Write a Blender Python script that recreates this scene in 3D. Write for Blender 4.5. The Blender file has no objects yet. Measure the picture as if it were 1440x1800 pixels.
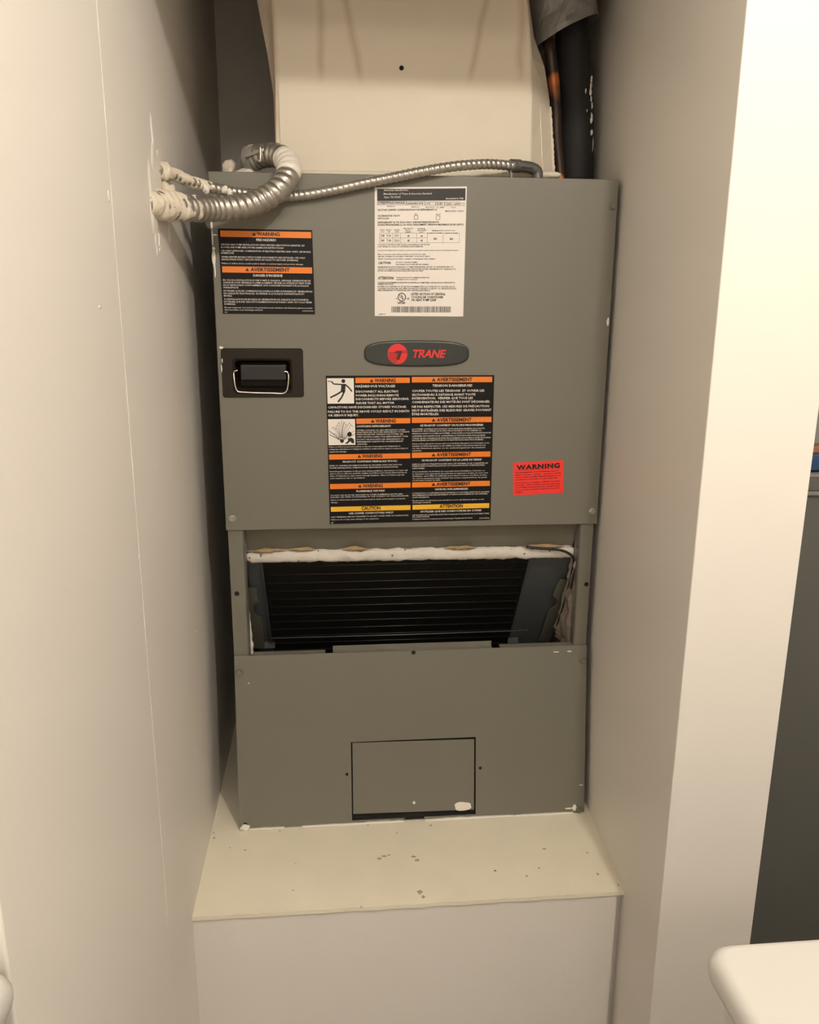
import bpy, bmesh, math, random
from mathutils import Vector, Matrix, noise

random.seed(7)
S = bpy.context.scene
C = S.collection

# ------------------------------------------------------------------ camera
CAM = Vector((-0.12913, -1.27765, 0.86378))
RT = Vector((0.99577353, -0.09163173, 0.00622188))
UP = Vector((0.016689, 0.24714623, 0.96883446))
FW = Vector((0.0903137, 0.96463587, -0.24763091))
FPX = 1454.47
cd = bpy.data.cameras.new('camera')
cam = bpy.data.objects.new('camera', cd)
C.objects.link(cam)
m3 = Matrix((RT, UP, -FW)).transposed()
cam.matrix_world = Matrix.Translation(CAM) @ m3.to_4x4()
cd.sensor_fit = 'HORIZONTAL'
cd.sensor_width = 36.0
cd.lens = FPX * 36.0 / 1440.0
cd.clip_start = 0.02
S.camera = cam

# ------------------------------------------------------------------ world, exposure, lamp strength
w = bpy.data.worlds.new('world')
S.world = w
w.use_nodes = True
w.node_tree.nodes['Background'].inputs[0].default_value = (1.0, 0.86, 0.70, 1)
w.node_tree.nodes['Background'].inputs[1].default_value = 0.02
S.view_settings.view_transform = 'Standard'
S.view_settings.look = 'None'
S.view_settings.exposure = 0.06
S.view_settings.gamma = 1.0
S.view_settings.use_curve_mapping = False
LAMP_POS = Vector((0.314, -1.30, 1.663))
LAMP_EMIT = 158.0
LAMP_COL = (1.0, 0.925, 0.825)
REAR_FILL_POS = Vector((-0.30, -2.50, 1.69))       # unseen fill lamp added at the rear to lift the darker surfaces
REAR_FILL_EMIT = 41.0
SIDE_FILL_POS = Vector((1.15, -0.76, 1.62))         # unseen fill globe added on the right to brighten the left wall
SIDE_FILL_EMIT = 8.5

FLOOR_Z = -0.50
CEIL_Z = 1.78
BACK_Y = 0.53
XL = -0.3433           # left wall of the recess
YP = -0.3804           # front of the partition
XPR = 0.4238           # far face of the partition
DL = 0.2386            # depth of the ledge in front of the unit
ZT, ZB, ZL, TILT = 1.0398, 0.5101, 0.2962, 0.0428


def XW(y):
    return 0.307 + 0.0386 * y


# ------------------------------------------------------------------ measuring helpers (pixel of the photo -> point on a real plane)
def ray(px, py):
    return FW + RT * ((px - 720) / FPX) - UP * ((py - 900) / FPX)


def onplane(px, py, n, d):
    n = Vector(n)
    r = ray(px, py)
    t = (d - n.dot(CAM)) / n.dot(r)
    return CAM + r * t


def P(px, py, Y=0.0):
    return onplane(px, py, (0, 1, 0), Y)


def PXW(px, py, X=XL):
    return onplane(px, py, (1, 0, 0), X)


def PZ(px, py, Z=0.0):
    return onplane(px, py, (0, 0, 1), Z)


LOWN = Vector((0, 1, -TILT / ZL))


def PL(px, py, off=0.0):           # tilted lower panel
    return onplane(px, py, LOWN, -TILT + off)


SLK = 0.665


def PS(px, py, off=0.0):           # sloping coil face
    return onplane(px, py, (0, 1, SLK), 0.05 + SLK * 0.438 + off)


# ------------------------------------------------------------------ materials
def expr_math(nt, op, a, b=None, clamp=False):
    n = nt.nodes.new('ShaderNodeMath')
    n.operation = op
    n.use_clamp = clamp
    for i, v in enumerate((a, b)):
        if v is None:
            continue
        if isinstance(v, (int, float)):
            n.inputs[i].default_value = v
        else:
            nt.links.new(v, n.inputs[i])
    return n.outputs[0]


def mat(name, col, rough=0.5, metal=0.0, var=0.06, vscale=8.0, bump=0.0, bscale=60.0, spec=0.5,
        speck=None, speck_scale=60.0, speck_th=0.1, detail=4.0, emit=None, coat=0.0):
    m = bpy.data.materials.new(name)
    m.use_nodes = True
    nt = m.node_tree
    b = nt.nodes['Principled BSDF']
    b.inputs['Roughness'].default_value = rough
    b.inputs['Metallic'].default_value = metal
    b.inputs['Specular IOR Level'].default_value = spec
    b.inputs['Coat Weight'].default_value = coat
    tc = nt.nodes.new('ShaderNodeTexCoord')
    nz = nt.nodes.new('ShaderNodeTexNoise')
    nz.inputs['Scale'].default_value = vscale
    nz.inputs['Detail'].default_value = detail
    nt.links.new(tc.outputs['Object'], nz.inputs['Vector'])
    mx = nt.nodes.new('ShaderNodeMix')
    mx.data_type = 'RGBA'
    mx.inputs['A'].default_value = (*[c * (1 - var) for c in col], 1)
    mx.inputs['B'].default_value = (*[min(1, c * (1 + var)) for c in col], 1)
    nt.links.new(nz.outputs['Fac'], mx.inputs['Factor'])
    out = mx.outputs['Result']
    if speck:
        vo = nt.nodes.new('ShaderNodeTexVoronoi')
        vo.inputs['Scale'].default_value = speck_scale
        nt.links.new(tc.outputs['Object'], vo.inputs['Vector'])
        lt = expr_math(nt, 'LESS_THAN', vo.outputs['Distance'], speck_th)
        rnd = nt.nodes.new('ShaderNodeSeparateColor')
        nt.links.new(vo.outputs['Color'], rnd.inputs[0])
        g = expr_math(nt, 'GREATER_THAN', rnd.outputs[0], 0.72)
        mk = expr_math(nt, 'MULTIPLY', lt, g)
        m2 = nt.nodes.new('ShaderNodeMix')
        m2.data_type = 'RGBA'
        nt.links.new(mk, m2.inputs['Factor'])
        nt.links.new(out, m2.inputs['A'])
        m2.inputs['B'].default_value = (*speck, 1)
        out = m2.outputs['Result']
    nt.links.new(out, b.inputs['Base Color'])
    if bump:
        n2 = nt.nodes.new('ShaderNodeTexNoise')
        n2.inputs['Scale'].default_value = bscale
        n2.inputs['Detail'].default_value = 3
        nt.links.new(tc.outputs['Object'], n2.inputs['Vector'])
        bp = nt.nodes.new('ShaderNodeBump')
        bp.inputs['Strength'].default_value = bump
        bp.inputs['Distance'].default_value = 0.002
        nt.links.new(n2.outputs['Fac'], bp.inputs['Height'])
        nt.links.new(bp.outputs['Normal'], b.inputs['Normal'])
    if emit:
        b.inputs['Emission Color'].default_value = (*emit[0], 1)
        b.inputs['Emission Strength'].default_value = emit[1]
    return m


M = {}
M['wall'] = mat('wall_paint', (0.86, 0.815, 0.755), rough=0.45, var=0.015, vscale=3, bump=0.10, bscale=35, spec=0.35)
M['ceil'] = mat('ceiling_paint', (0.80, 0.77, 0.72), rough=0.8, var=0.02)
M['floor'] = mat('floor_vinyl', (0.22, 0.20, 0.175), rough=0.5, var=0.1)
M['ledge'] = mat('ledge_cream_paint', (0.92, 0.85, 0.68), rough=0.45, var=0.06, vscale=14, bump=0.35, bscale=34,
                 speck=(0.25, 0.2, 0.14), speck_scale=26, speck_th=0.055)
M['unit'] = mat('grey_enamel', (0.188, 0.177, 0.143), rough=0.42, var=0.03, vscale=5, spec=0.4, bump=0.02, bscale=200)
M['unitd'] = mat('grey_enamel_inner', (0.175, 0.162, 0.124), rough=0.5, var=0.06, vscale=12)
M['dark'] = mat('painted_hole_shade', (0.006, 0.006, 0.006), rough=0.8)
M['black'] = mat('label_black', (0.008, 0.007, 0.007), rough=0.45, var=0.1, spec=0.2)
M['orange'] = mat('label_orange', (0.86, 0.22, 0.015), rough=0.4, var=0.02)
M['yellow'] = mat('label_yellow', (0.90, 0.50, 0.03), rough=0.4, var=0.02)
M['white'] = mat('label_white', (0.90, 0.84, 0.78), rough=0.4, var=0.01)
M['print'] = mat('print_white', (0.78, 0.72, 0.66), rough=0.5, var=0.02)
M['ink'] = mat('print_black', (0.012, 0.010, 0.010), rough=0.5)
M['fluored'] = mat('label_fluorescent_red', (0.95, 0.045, 0.035), rough=0.45, var=0.02)
M['badge'] = mat('badge_charcoal', (0.030, 0.034, 0.030), rough=0.35, var=0.05)
M['badgered'] = mat('badge_red', (0.80, 0.030, 0.028), rough=0.4, var=0.02)
M['handle'] = mat('handle_plastic', (0.020, 0.015, 0.010), rough=0.5, var=0.08, spec=0.25)
M['cup'] = mat('handle_cup', (0.014, 0.013, 0.012), rough=0.4)
M['wire'] = mat('bright_wire', (0.80, 0.77, 0.70), rough=0.25, metal=1.0)
M['screw'] = mat('zinc_screw', (0.55, 0.53, 0.48), rough=0.32, metal=1.0)
M['conduit'] = mat('galvanised_conduit', (0.50, 0.47, 0.42), rough=0.34, metal=0.85, var=0.12, vscale=40)
M['fitting'] = mat('zinc_fitting', (0.36, 0.34, 0.31), rough=0.45, metal=0.35, var=0.1, vscale=30)
M['fitdark'] = mat('dark_zinc_fitting', (0.15, 0.145, 0.135), rough=0.42, metal=0.5, var=0.1, vscale=30)
M['cream'] = mat('dried_cream_paint', (0.76, 0.68, 0.55), rough=0.55, var=0.08, vscale=60, bump=0.4, bscale=120)
M['paintw'] = mat('white_paint', (0.88, 0.83, 0.74), rough=0.5, var=0.03)
M['foam'] = mat('black_pipe_foam', (0.016, 0.015, 0.015), rough=0.75, var=0.2, bump=0.3, bscale=180)
M['tape'] = mat('grey_duct_tape', (0.27, 0.26, 0.245), rough=0.38, metal=0.2, var=0.1, bump=0.2, bscale=50)
M['insul'] = mat('white_foam_insulation', (0.72, 0.67, 0.60), rough=0.85, var=0.12, vscale=70, bump=0.6, bscale=140,
                 speck=(0.16, 0.12, 0.08), speck_scale=90, speck_th=0.16)
M['tan'] = mat('tan_fibre', (0.40, 0.28, 0.15), rough=0.9, var=0.25, vscale=80, bump=0.6, bscale=150)
M['foil'] = mat('crinkled_plastic_wrap', (0.42, 0.35, 0.29), rough=0.2, metal=0.25, var=0.25, vscale=40, bump=0.8, bscale=60)
M['coil'] = mat('coil_fins_black', (0.012, 0.011, 0.009), rough=0.5, var=0.3, vscale=40)
M['coilt'] = mat('coil_tube_line', (0.030, 0.028, 0.023), rough=0.45, metal=0.3, var=0.3, vscale=30)
M['galv'] = mat('galvanised_end_plate', (0.13, 0.14, 0.142), rough=0.42, metal=0.25, var=0.22, vscale=30, spec=0.4)
M['appl'] = mat('white_appliance_enamel', (0.58, 0.56, 0.52), rough=0.35, var=0.01)
M['greyap'] = mat('grey_appliance', (0.108, 0.108, 0.096), rough=0.45, var=0.04)
M['greytrim'] = mat('grey_appliance_trim', (0.22, 0.21, 0.19), rough=0.35)
M['blue'] = mat('blue_carton', (0.015, 0.06, 0.16), rough=0.4)
M['rust'] = mat('brown_carton', (0.30, 0.13, 0.06), rough=0.6, var=0.1)
M['lampglass'] = mat('lamp_globe', (0.9, 0.85, 0.75), emit=(LAMP_COL, LAMP_EMIT * (0.07 / 0.03) ** 2))

# copper: bright orange patches on dark tarnish
M['copper'] = mat('tarnished_copper', (0.05, 0.03, 0.022), rough=0.4, metal=0.4, var=0.2)
nt = M['copper'].node_tree
b = nt.nodes['Principled BSDF']
tc = nt.nodes.new('ShaderNodeTexCoord')
nz = nt.nodes.new('ShaderNodeTexNoise')
nz.inputs['Scale'].default_value = 16
nt.links.new(tc.outputs['Object'], nz.inputs['Vector'])
k = expr_math(nt, 'MULTIPLY', expr_math(nt, 'SUBTRACT', nz.outputs['Fac'], 0.53), 14.0, clamp=True)
mx = nt.nodes.new('ShaderNodeMix')
mx.data_type = 'RGBA'
nt.links.new(k, mx.inputs['Factor'])
nt.links.new(b.inputs['Base Color'].links[0].from_socket, mx.inputs['A'])
mx.inputs['B'].default_value = (0.55, 0.17, 0.06, 1)
nt.links.new(mx.outputs['Result'], b.inputs['Base Color'])

# black foam with flecks of old white paint is built as geometry further down


def duct_material():
    m = mat('painted_duct_board', (0.83, 0.735, 0.59), rough=0.55, var=0.05, vscale=10, bump=0.25, bscale=18)
    nt = m.node_tree
    b = nt.nodes['Principled BSDF']
    base = b.inputs['Base Color'].links[0].from_socket
    g = nt.nodes.new('ShaderNodeNewGeometry')
    sp = nt.nodes.new('ShaderNodeSeparateXYZ')
    nt.links.new(g.outputs['Position'], sp.inputs[0])
    X, Z = sp.outputs[0], sp.outputs[2]
    nz = nt.nodes.new('ShaderNodeTexNoise')
    nz.inputs['Scale'].default_value = 22
    nt.links.new(g.outputs['Position'], nz.inputs['Vector'])
    wob = expr_math(nt, 'MULTIPLY', expr_math(nt, 'SUBTRACT', nz.outputs['Fac'], 0.5), 0.010)
    tot = None
    streaks = [((563, -120), (566, 150), 0.009), ((586, -120), (636, 152), 0.009), ((868, -60), (824, 152), 0.008),
               ((925, -120), (912, 150), 0.009), ((470, -120), (488, 250), 0.008)]
    for a, c, wd in streaks:
        A, B = P(*a, 0.06), P(*c, 0.06)
        kx = (A.x - B.x) / (A.z - B.z)
        lx = expr_math(nt, 'ADD', expr_math(nt, 'MULTIPLY', expr_math(nt, 'SUBTRACT', Z, B.z), kx), B.x)
        dx = expr_math(nt, 'ABSOLUTE', expr_math(nt, 'ADD', expr_math(nt, 'SUBTRACT', X, lx), wob))
        f1 = expr_math(nt, 'SUBTRACT', 1.0, expr_math(nt, 'DIVIDE', dx, wd), clamp=True)
        f2 = expr_math(nt, 'MULTIPLY', expr_math(nt, 'SUBTRACT', Z, B.z), 40.0, clamp=True)
        f = expr_math(nt, 'MULTIPLY', f1, f2)
        tot = f if tot is None else expr_math(nt, 'MAXIMUM', tot, f)
    mk = expr_math(nt, 'MULTIPLY', tot, 0.42)
    mx = nt.nodes.new('ShaderNodeMix')
    mx.data_type = 'RGBA'
    nt.links.new(mk, mx.inputs['Factor'])
    nt.links.new(base, mx.inputs['A'])
    mx.inputs['B'].default_value = (0.44, 0.26, 0.14, 1)
    nt.links.new(mx.outputs['Result'], b.inputs['Base Color'])
    return m


M['duct'] = duct_material()
M['patch'] = mat('duct_patch_mastic', (0.80, 0.725, 0.585), rough=0.55, var=0.06, vscale=12, bump=0.35, bscale=22)


# ------------------------------------------------------------------ mesh helpers
class MB:
    def __init__(s):
        s.v = []
        s.f = []

    def add(s, vs, fs):
        o = len(s.v)
        s.v += [Vector(v) for v in vs]
        s.f += [[i + o for i in f] for f in fs]
        return s

    def box(s, a, b):
        x0, y0, z0 = a
        x1, y1, z1 = b
        vs = [(x0, y0, z0), (x1, y0, z0), (x1, y1, z0), (x0, y1, z0), (x0, y0, z1), (x1, y0, z1), (x1, y1, z1), (x0, y1, z1)]
        return s.add(vs, [(0, 3, 2, 1), (4, 5, 6, 7), (0, 1, 5, 4), (1, 2, 6, 5), (2, 3, 7, 6), (3, 0, 4, 7)])

    def prism(s, pts, off):
        pts = [Vector(p) for p in pts]
        off = Vector(off)
        n = len(pts)
        fs = [list(range(n)), list(range(2 * n - 1, n - 1, -1))]
        fs += [(i, i + n, (i + 1) % n + n, (i + 1) % n) for i in range(n)]
        return s.add(pts + [p + off for p in pts], fs)

    def loft(s, rings, cap=True, closed=True):
        n = len(rings[0])
        vs = [p for r in rings for p in r]
        fs = []
        for i in range(len(rings) - 1):
            for j in range(n if closed else n - 1):
                k2 = (j + 1) % n
                fs.append((i * n + j, i * n + k2, (i + 1) * n + k2, (i + 1) * n + j))
        if cap and closed:
            fs.append(list(range(n - 1, -1, -1)))
            fs.append([(len(rings) - 1) * n + j for j in range(n)])
        return s.add(vs, fs)

    def tube(s, path, rad, seg=12, cap=True, start_n=None):
        fr = frames(path, start_n)
        rings = []
        for i, (p, n, bn) in enumerate(fr):
            ring = []
            for j in range(seg):
                a = 2 * math.pi * j / seg
                r = rad(i, a) if callable(rad) else rad
                ring.append(p + n * (math.cos(a) * r) + bn * (math.sin(a) * r))
            rings.append(ring)
        return s.loft(rings, cap)

    def grid(s, xs, zs, holes, fn, depth):
        """plate with rectangular openings; fn(x, z, d) -> point"""
        nx, nz = len(xs), len(zs)
        solid = lambda i, j: 0 <= i < nx - 1 and 0 <= j < nz - 1 and (i, j) not in holes
        vs = [fn(x, z, d) for d in (0, depth) for z in zs for x in xs]
        F = lambda i, j: j * nx + i
        B = lambda i, j: nx * nz + j * nx + i
        fs = []
        for j in range(nz - 1):
            for i in range(nx - 1):
                if not solid(i, j):
                    continue
                fs.append((F(i, j), F(i + 1, j), F(i + 1, j + 1), F(i, j + 1)))
                fs.append((B(i, j), B(i, j + 1), B(i + 1, j + 1), B(i + 1, j)))
                if not solid(i, j - 1):
                    fs.append((F(i, j), B(i, j), B(i + 1, j), F(i + 1, j)))
                if not solid(i, j + 1):
                    fs.append((F(i, j + 1), F(i + 1, j + 1), B(i + 1, j + 1), B(i, j + 1)))
                if not solid(i - 1, j):
                    fs.append((F(i, j), F(i, j + 1), B(i, j + 1), B(i, j)))
                if not solid(i + 1, j):
                    fs.append((F(i + 1, j), B(i + 1, j), B(i + 1, j + 1), F(i + 1, j + 1)))
        return s.add(vs, fs)

    def disc(s, c, n, r, t, seg=20, r2=None):
        """short cylinder from c along n"""
        c = Vector(c)
        n = Vector(n).normalized()
        a = n.orthogonal().normalized()
        bb = n.cross(a)
        rg = lambda o, q: [c + n * o + (a * math.cos(2 * math.pi * i / seg) + bb * math.sin(2 * math.pi * i / seg)) * q for i in range(seg)]
        return s.loft([rg(0, r), rg(t, r if r2 is None else r2)])

    def blob(s, c, r, seed=0, rough=0.35, sub=3, freq=1.6):
        bm = bmesh.new()
        bmesh.ops.create_icosphere(bm, subdivisions=sub, radius=1.0)
        vs = []
        for v in bm.verts:
            k = 1 + rough * noise.noise(v.co * freq + Vector((seed * 7.3, seed * 3.1, seed))) + rough * 0.5 * noise.noise(v.co * freq * 3 + Vector((seed, 0, 0)))
            vs.append(Vector(c) + Vector((v.co.x * r[0], v.co.y * r[1], v.co.z * r[2])) * k)
        bm.verts.index_update()
        fs = [[v.index for v in f.verts] for f in bm.faces]
        bm.free()
        return s.add(vs, fs)


def frames(path, start_n=None):
    path = [Vector(p) for p in path]
    out = []
    n = None
    for i, p in enumerate(path):
        t = (path[min(i + 1, len(path) - 1)] - path[max(i - 1, 0)]).normalized()
        if n is None:
            n = (start_n or t.orthogonal()).normalized()
        n = (n - t * n.dot(t)).normalized()
        out.append((p, n, t.cross(n)))
    return out


def spline(pts, step=0.002):
    pts = [Vector(p) for p in pts]
    q = [pts[0] * 2 - pts[1]] + pts + [pts[-1] * 2 - pts[-2]]
    out = []
    for i in range(1, len(q) - 2):
        a, b_, c, d = q[i - 1:i + 3]
        n = max(2, int((c - b_).length / step))
        for k in range(n):
            t = k / n
            out.append(0.5 * ((2 * b_) + (c - a) * t + (2 * a - 5 * b_ + 4 * c - d) * t * t + (3 * b_ - a - 3 * c + d) * t ** 3))
    out.append(pts[-1])
    # even spacing
    res = [out[0]]
    acc = 0
    for i in range(1, len(out)):
        seg = (out[i] - out[i - 1]).length
        while acc + seg >= step:
            f = (step - acc) / seg
            pnt = out[i - 1].lerp(out[i], f)
            res.append(pnt)
            out[i - 1] = pnt
            seg = (out[i] - pnt).length
            acc = 0
        acc += seg
    return res


def world_loc(o):
    v = Vector((0, 0, 0))
    while o:
        v += o.location
        o = o.parent
    return v


def link(name, mb, material, parent=None, smooth=False, bevel=0.0, label=None, origin=None):
    me = bpy.data.meshes.new(name)
    off = world_loc(parent) if parent else Vector((0, 0, 0))
    if origin is not None:
        off = Vector(origin)
    me.from_pydata([v - off for v in mb.v], [], mb.f)
    me.update()
    bm = bmesh.new()
    bm.from_mesh(me)
    bmesh.ops.recalc_face_normals(bm, faces=bm.faces)
    bm.to_mesh(me)
    bm.free()
    me.materials.append(M[material])
    o = bpy.data.objects.new(name, me)
    C.objects.link(o)
    if parent:
        o.parent = parent
        if origin is not None:
            o.location = off - world_loc(parent)
    elif origin is not None:
        o.location = off
    if smooth:
        for p in me.polygons:
            p.use_smooth = True
    if bevel:
        md = o.modifiers.new('bevel', 'BEVEL')
        md.width = bevel
        md.segments = 3
        md.limit_method = 'ANGLE'
        md.angle_limit = math.radians(40)
    if label:
        o['label'] = label
    return o


def thing(name, loc, label, cat, group=None):
    o = bpy.data.objects.new(name, None)
    o.empty_display_size = 0.05
    o.location = loc
    C.objects.link(o)
    tag(o, label, cat, group)
    return o


def tag(o, label, cat, group=None):
    o['label'] = label
    o['category'] = cat
    if group:
        o['group'] = group
    return o


def struct(o, label, cat):
    o['kind'] = 'structure'
    o['label'] = label
    o['category'] = cat
    return o


# ================================================================== the room shell
wl = link('wall_left', MB().box((-1.15, -0.812, FLOOR_Z), (XL, 0.60, CEIL_Z)), 'wall', bevel=0.002)
struct(wl, 'cream painted wall on the left, pierced by two metal conduits', 'wall')
# right partition, its recess face very slightly out of square
pts = [(XW(YP), YP, FLOOR_Z), (XPR, YP, FLOOR_Z), (XPR, 0.60, FLOOR_Z), (XW(0.60), 0.60, FLOOR_Z)]
wr = link('wall_right', MB().prism(pts, (0, 0, CEIL_Z - FLOOR_Z)), 'wall', bevel=0.0015)
struct(wr, 'cream partition wall to the right of the grey air handler', 'wall')
wb = link('wall_back', MB().box((-0.40, BACK_Y, FLOOR_Z), (1.50, BACK_Y + 0.08, CEIL_Z)), 'wall')
struct(wb, 'shadowed wall at the back of the recess, behind the duct', 'wall')
hd = link('wall_header', MB().box((XL, YP, 1.331), (XW(YP) + 0.001, YP + 0.10, CEIL_Z)), 'wall')
struct(hd, 'lintel wall above the recess opening', 'wall')
for nm, a, b_, lb in (
        ('wall_front', (-1.3, -3.05, FLOOR_Z), (1.5, -2.97, CEIL_Z), 'plain wall of the laundry room behind the viewer'),
        ('wall_side', (-1.23, -3.0, FLOOR_Z), (-1.15, -0.80, CEIL_Z), 'plain wall of the laundry room on the far left'),
        ('wall_far_right', (1.42, -3.0, FLOOR_Z), (1.50, 0.60, CEIL_Z), 'plain wall beyond the grey appliance')):
    struct(link(nm, MB().box(a, b_), 'wall'), lb, 'wall')
struct(link('floor', MB().box((-1.3, -3.05, FLOOR_Z - 0.05), (1.5, 0.62, FLOOR_Z)), 'floor'), 'brown vinyl floor of the laundry room', 'floor')
struct(link('ceiling', MB().box((-1.3, -3.05, CEIL_Z), (1.5, 0.62, CEIL_Z + 0.05)), 'ceil'), 'white ceiling above the laundry room', 'ceiling')

# ledge the unit stands on
pf = link('platform', MB().box((XL, -DL, FLOOR_Z), (0.2885, BACK_Y, -0.006)).box((0.2880, -DL + 0.010, FLOOR_Z), (XW(-DL) + 0.002, BACK_Y, -0.006)), 'wall')
struct(pf, 'boxed-in painted platform under the air handler', 'platform')
lip = MB()
xs = [XL + (XW(-DL) - XL) * i / 60 for i in range(61)]
top = [Vector((x, -DL - 0.0035 + 0.0016 * noise.noise(Vector((x * 30, 0, 0))), 0)) for x in xs]
poly = top + [Vector((XW(BACK_Y), BACK_Y, 0)), Vector((XL, BACK_Y, 0))]
lip.prism(poly, (0, 0, -0.0065))
link('platform_top', lip, 'ledge', pf, label='cream painted ledge board with flecks and scuffs')

LEDGE_MARKS = ((667, 1509, 7, 2), (676, 1505, 6, 2), (684, 1503, 4, 1.5), (727, 1506, 5, 2), (733, 1512, 6, 2), (738, 1568, 6, 4), (744, 1576, 4, 3), (926, 1540, 2.2, 2.2), (1051, 1536, 3, 2.4), (757, 1451, 3, 2), (957, 1492, 5, 2), (1087, 1556, 2, 2), (635, 1594, 3, 1.5), (515, 1565, 1.6, 1.4), (377, 1473, 2.4, 2), (404, 1490, 1.5, 1.5), (431, 1494, 4, 1.2), (375, 1464, 2, 1.4), (698, 1464, 2, 1.2), (492, 1460, 3, 1.6))
# old corner-bead line down the left wall
sm = MB()
pth = []
for i in range(120):
    z = 0.02 + i * 0.0115
    pth.append((XL + 0.0002, -0.386 - 0.006 * (0.6 - z) * 0.3 + 0.0015 * noise.noise(Vector((0, 0, z * 6))), z))
sm.tube(pth, lambda i, a: 0.0006 * (0.3 + 0.9 * abs(noise.noise(Vector((0, 3, i * 0.13))))), 6)
link('seam_bead', sm, 'wall', wl, smooth=True)


# ================================================================== air handler
ah = thing('air_handler', (0, 0.25, 0), 'grey-green sheet metal air handler standing on the painted ledge', 'air handler')

cab = MB()
cab.box((-0.295, 0.020, 0.002), (-0.293, 0.50, 1.036))
cab.box((0.293, 0.020, 0.002), (0.295, 0.50, 1.036))
cab.box((-0.295, 0.020, 1.034), (0.295, 0.50, 1.036))
cab.box((-0.295, 0.498, 0.002), (0.295, 0.50, 1.036))
cab.box((-0.295, 0.020, 0.002), (0.295, 0.50, 0.004))
link('cabinet', cab, 'unit', ah)

# --- upper door with an opening for the handle cup
ix0, ix1, iz0, iz1 = -0.2755, -0.1920, 0.7285, 0.7755
up_ = MB().grid([-0.3, ix0, ix1, 0.3], [ZB, iz0, iz1, ZT], {(1, 1)}, lambda x, z, d: Vector((x, d, z)), 0.019)
link('upper_door', up_, 'unit', ah, bevel=0.0016)

# --- frame posts and the sloping rail between the doors
HOLES = []
for sgn, x0, x1 in ((-1, -0.2975, -0.2735), (1, 0.2735, 0.2955)):
    mb = MB()
    mb.box((x0, 0.004, 0.270), (x1, 0.0055, 0.520))
    xi = x1 if sgn < 0 else x0
    mb.box((xi - 0.0008, 0.004, 0.270), (xi + 0.0008, 0.030, 0.520))
    link('frame_post', mb, 'unit', ah)
rail = MB()
prof = [(0.0195, 0.522), (0.0200, 0.507), (0.040, 0.462), (0.044, 0.462), (0.026, 0.507), (0.026, 0.522)]
rail.loft([[Vector((x, y, z)) for y, z in prof] for x in (-0.2735, 0.2735)])
link('top_rail', rail, 'unitd', ah)
gus = MB()
gus.prism([P(404, 936, 0.0035), P(421, 936, 0.0035), P(432, 958, 0.006), P(430, 964, 0.006), P(427, 964, 0.006)], (0, 0.002, 0))
link('corner_gusset', gus, 'unit', ah)

# --- lower door: slipped down and leaning out at the foot
X0, X1 = -0.2972, 0.2960


def LF(x, z, d):
    return Vector((x, -TILT * (1 - z / ZL) + d, z))


hx0, hx1 = PL(618, 1370).x, PL(836.5, 1370).x
hz1 = (PL(618, 1303.5).z + PL(836, 1297).z) / 2
hz0 = (PL(620, 1441).z + PL(836, 1433.5).z) / 2
nx0, nx1 = PL(711, 1441).x, PL(746, 1441).x
lo = MB().grid([X0, hx0, nx0, nx1, hx1, X1], [0.0015, hz0, hz1, ZL], {(1, 1), (2, 1), (3, 1), (2, 0)}, LF, 0.0016)
# side returns and top flange, with two notches
for xa, xb in ((X0, X0 + 0.0014), (X1 - 0.0014, X1)):
    lo.prism([LF(xa, 0.002, 0.001), LF(xa, ZL, 0.001), LF(xa, ZL, 0.016), LF(xa, 0.002, 0.016)], (xb - xa, 0, 0))
xA, xB, xC, xD = P(572, 1145).x, P(585, 1140).x, P(866, 1132).x, P(880, 1135).x
for xa, xb in ((X0 + 0.030, xA), (xD, X1 - 0.024)):
    lo.box((xa, 0.0, ZL - 0.0016), (xb, 0.016, ZL))
lo.box((xB, 0.0, ZL - 0.0016), (xC, 0.010, ZL))
lo.box((xB, 0.010, ZL - 0.0016), (xC, 0.0116, ZL + 0.0085))
link('lower_door', lo, 'unit', ah, bevel=0.0004)
hc = MB()
pg = [PL(619.5, 1306, 0.0022), PL(834, 1299.5, 0.0022), PL(833.5, 1423.5, 0.0022), PL(621, 1431, 0.0022)]
hc.prism(pg, (0, 0.0014, 0))
link('hatch_cover', hc, 'unit', ah, bevel=0.0005, label='small rectangular hatch cover with a dab of white paint')

lin = MB().prism([LF(hx0 - 0.02, 0.002, 0.009), LF(hx1 + 0.02, 0.002, 0.009), LF(hx1 + 0.02, hz1 + 0.02, 0.009), LF(hx0 - 0.02, hz1 + 0.02, 0.009)], (0, 0.002, 0))
lin.prism([LF(hx0 - 0.02, 0.002, 0.003), LF(hx1 + 0.02, 0.002, 0.003), LF(hx1 + 0.02, 0.002, 0.011), LF(hx0 - 0.02, 0.002, 0.011)], (0, 0, 0.001))
link('inner_liner', lin, 'foam', ah)

# --- rimmed screw holes, the shade inside painted as a flat dark disc
def hole(p, n, r, parent=ah):
    mb = MB()
    c = Vector(p)
    n = Vector(n).normalized()
    a = n.orthogonal().normalized()
    q = n.cross(a)
    rg = lambda rr, o: [c + n * o + (a * math.cos(t * math.tau / 18) + q * math.sin(t * math.tau / 18)) * rr for t in range(18)]
    mb.loft([rg(r * 1.22, 0.0), rg(r * 1.12, 0.0006), rg(r, 0.0006), rg(r * 0.96, 0.0002)], cap=False)
    h = link('screw_hole', mb, 'unit', parent, smooth=True)
    link('hole_shade_disc', MB().disc(c, n, r * 0.97, 0.0002, 18), 'dark', h)


FR = (0, -1, 0)
hole(P(416.5, 1043.5, 0.004), FR, 0.0040)
hole(P(1031, 1027, 0.004), FR, 0.0040)
nl = (0, -1, TILT / ZL)
for px, py, r in ((727, 1147, 0.0037), (431, 1449, 0.0034), (610, 1361, 0.0026), (844.5, 1350, 0.0027)):
    hole(PL(px, py), nl, r)

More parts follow.
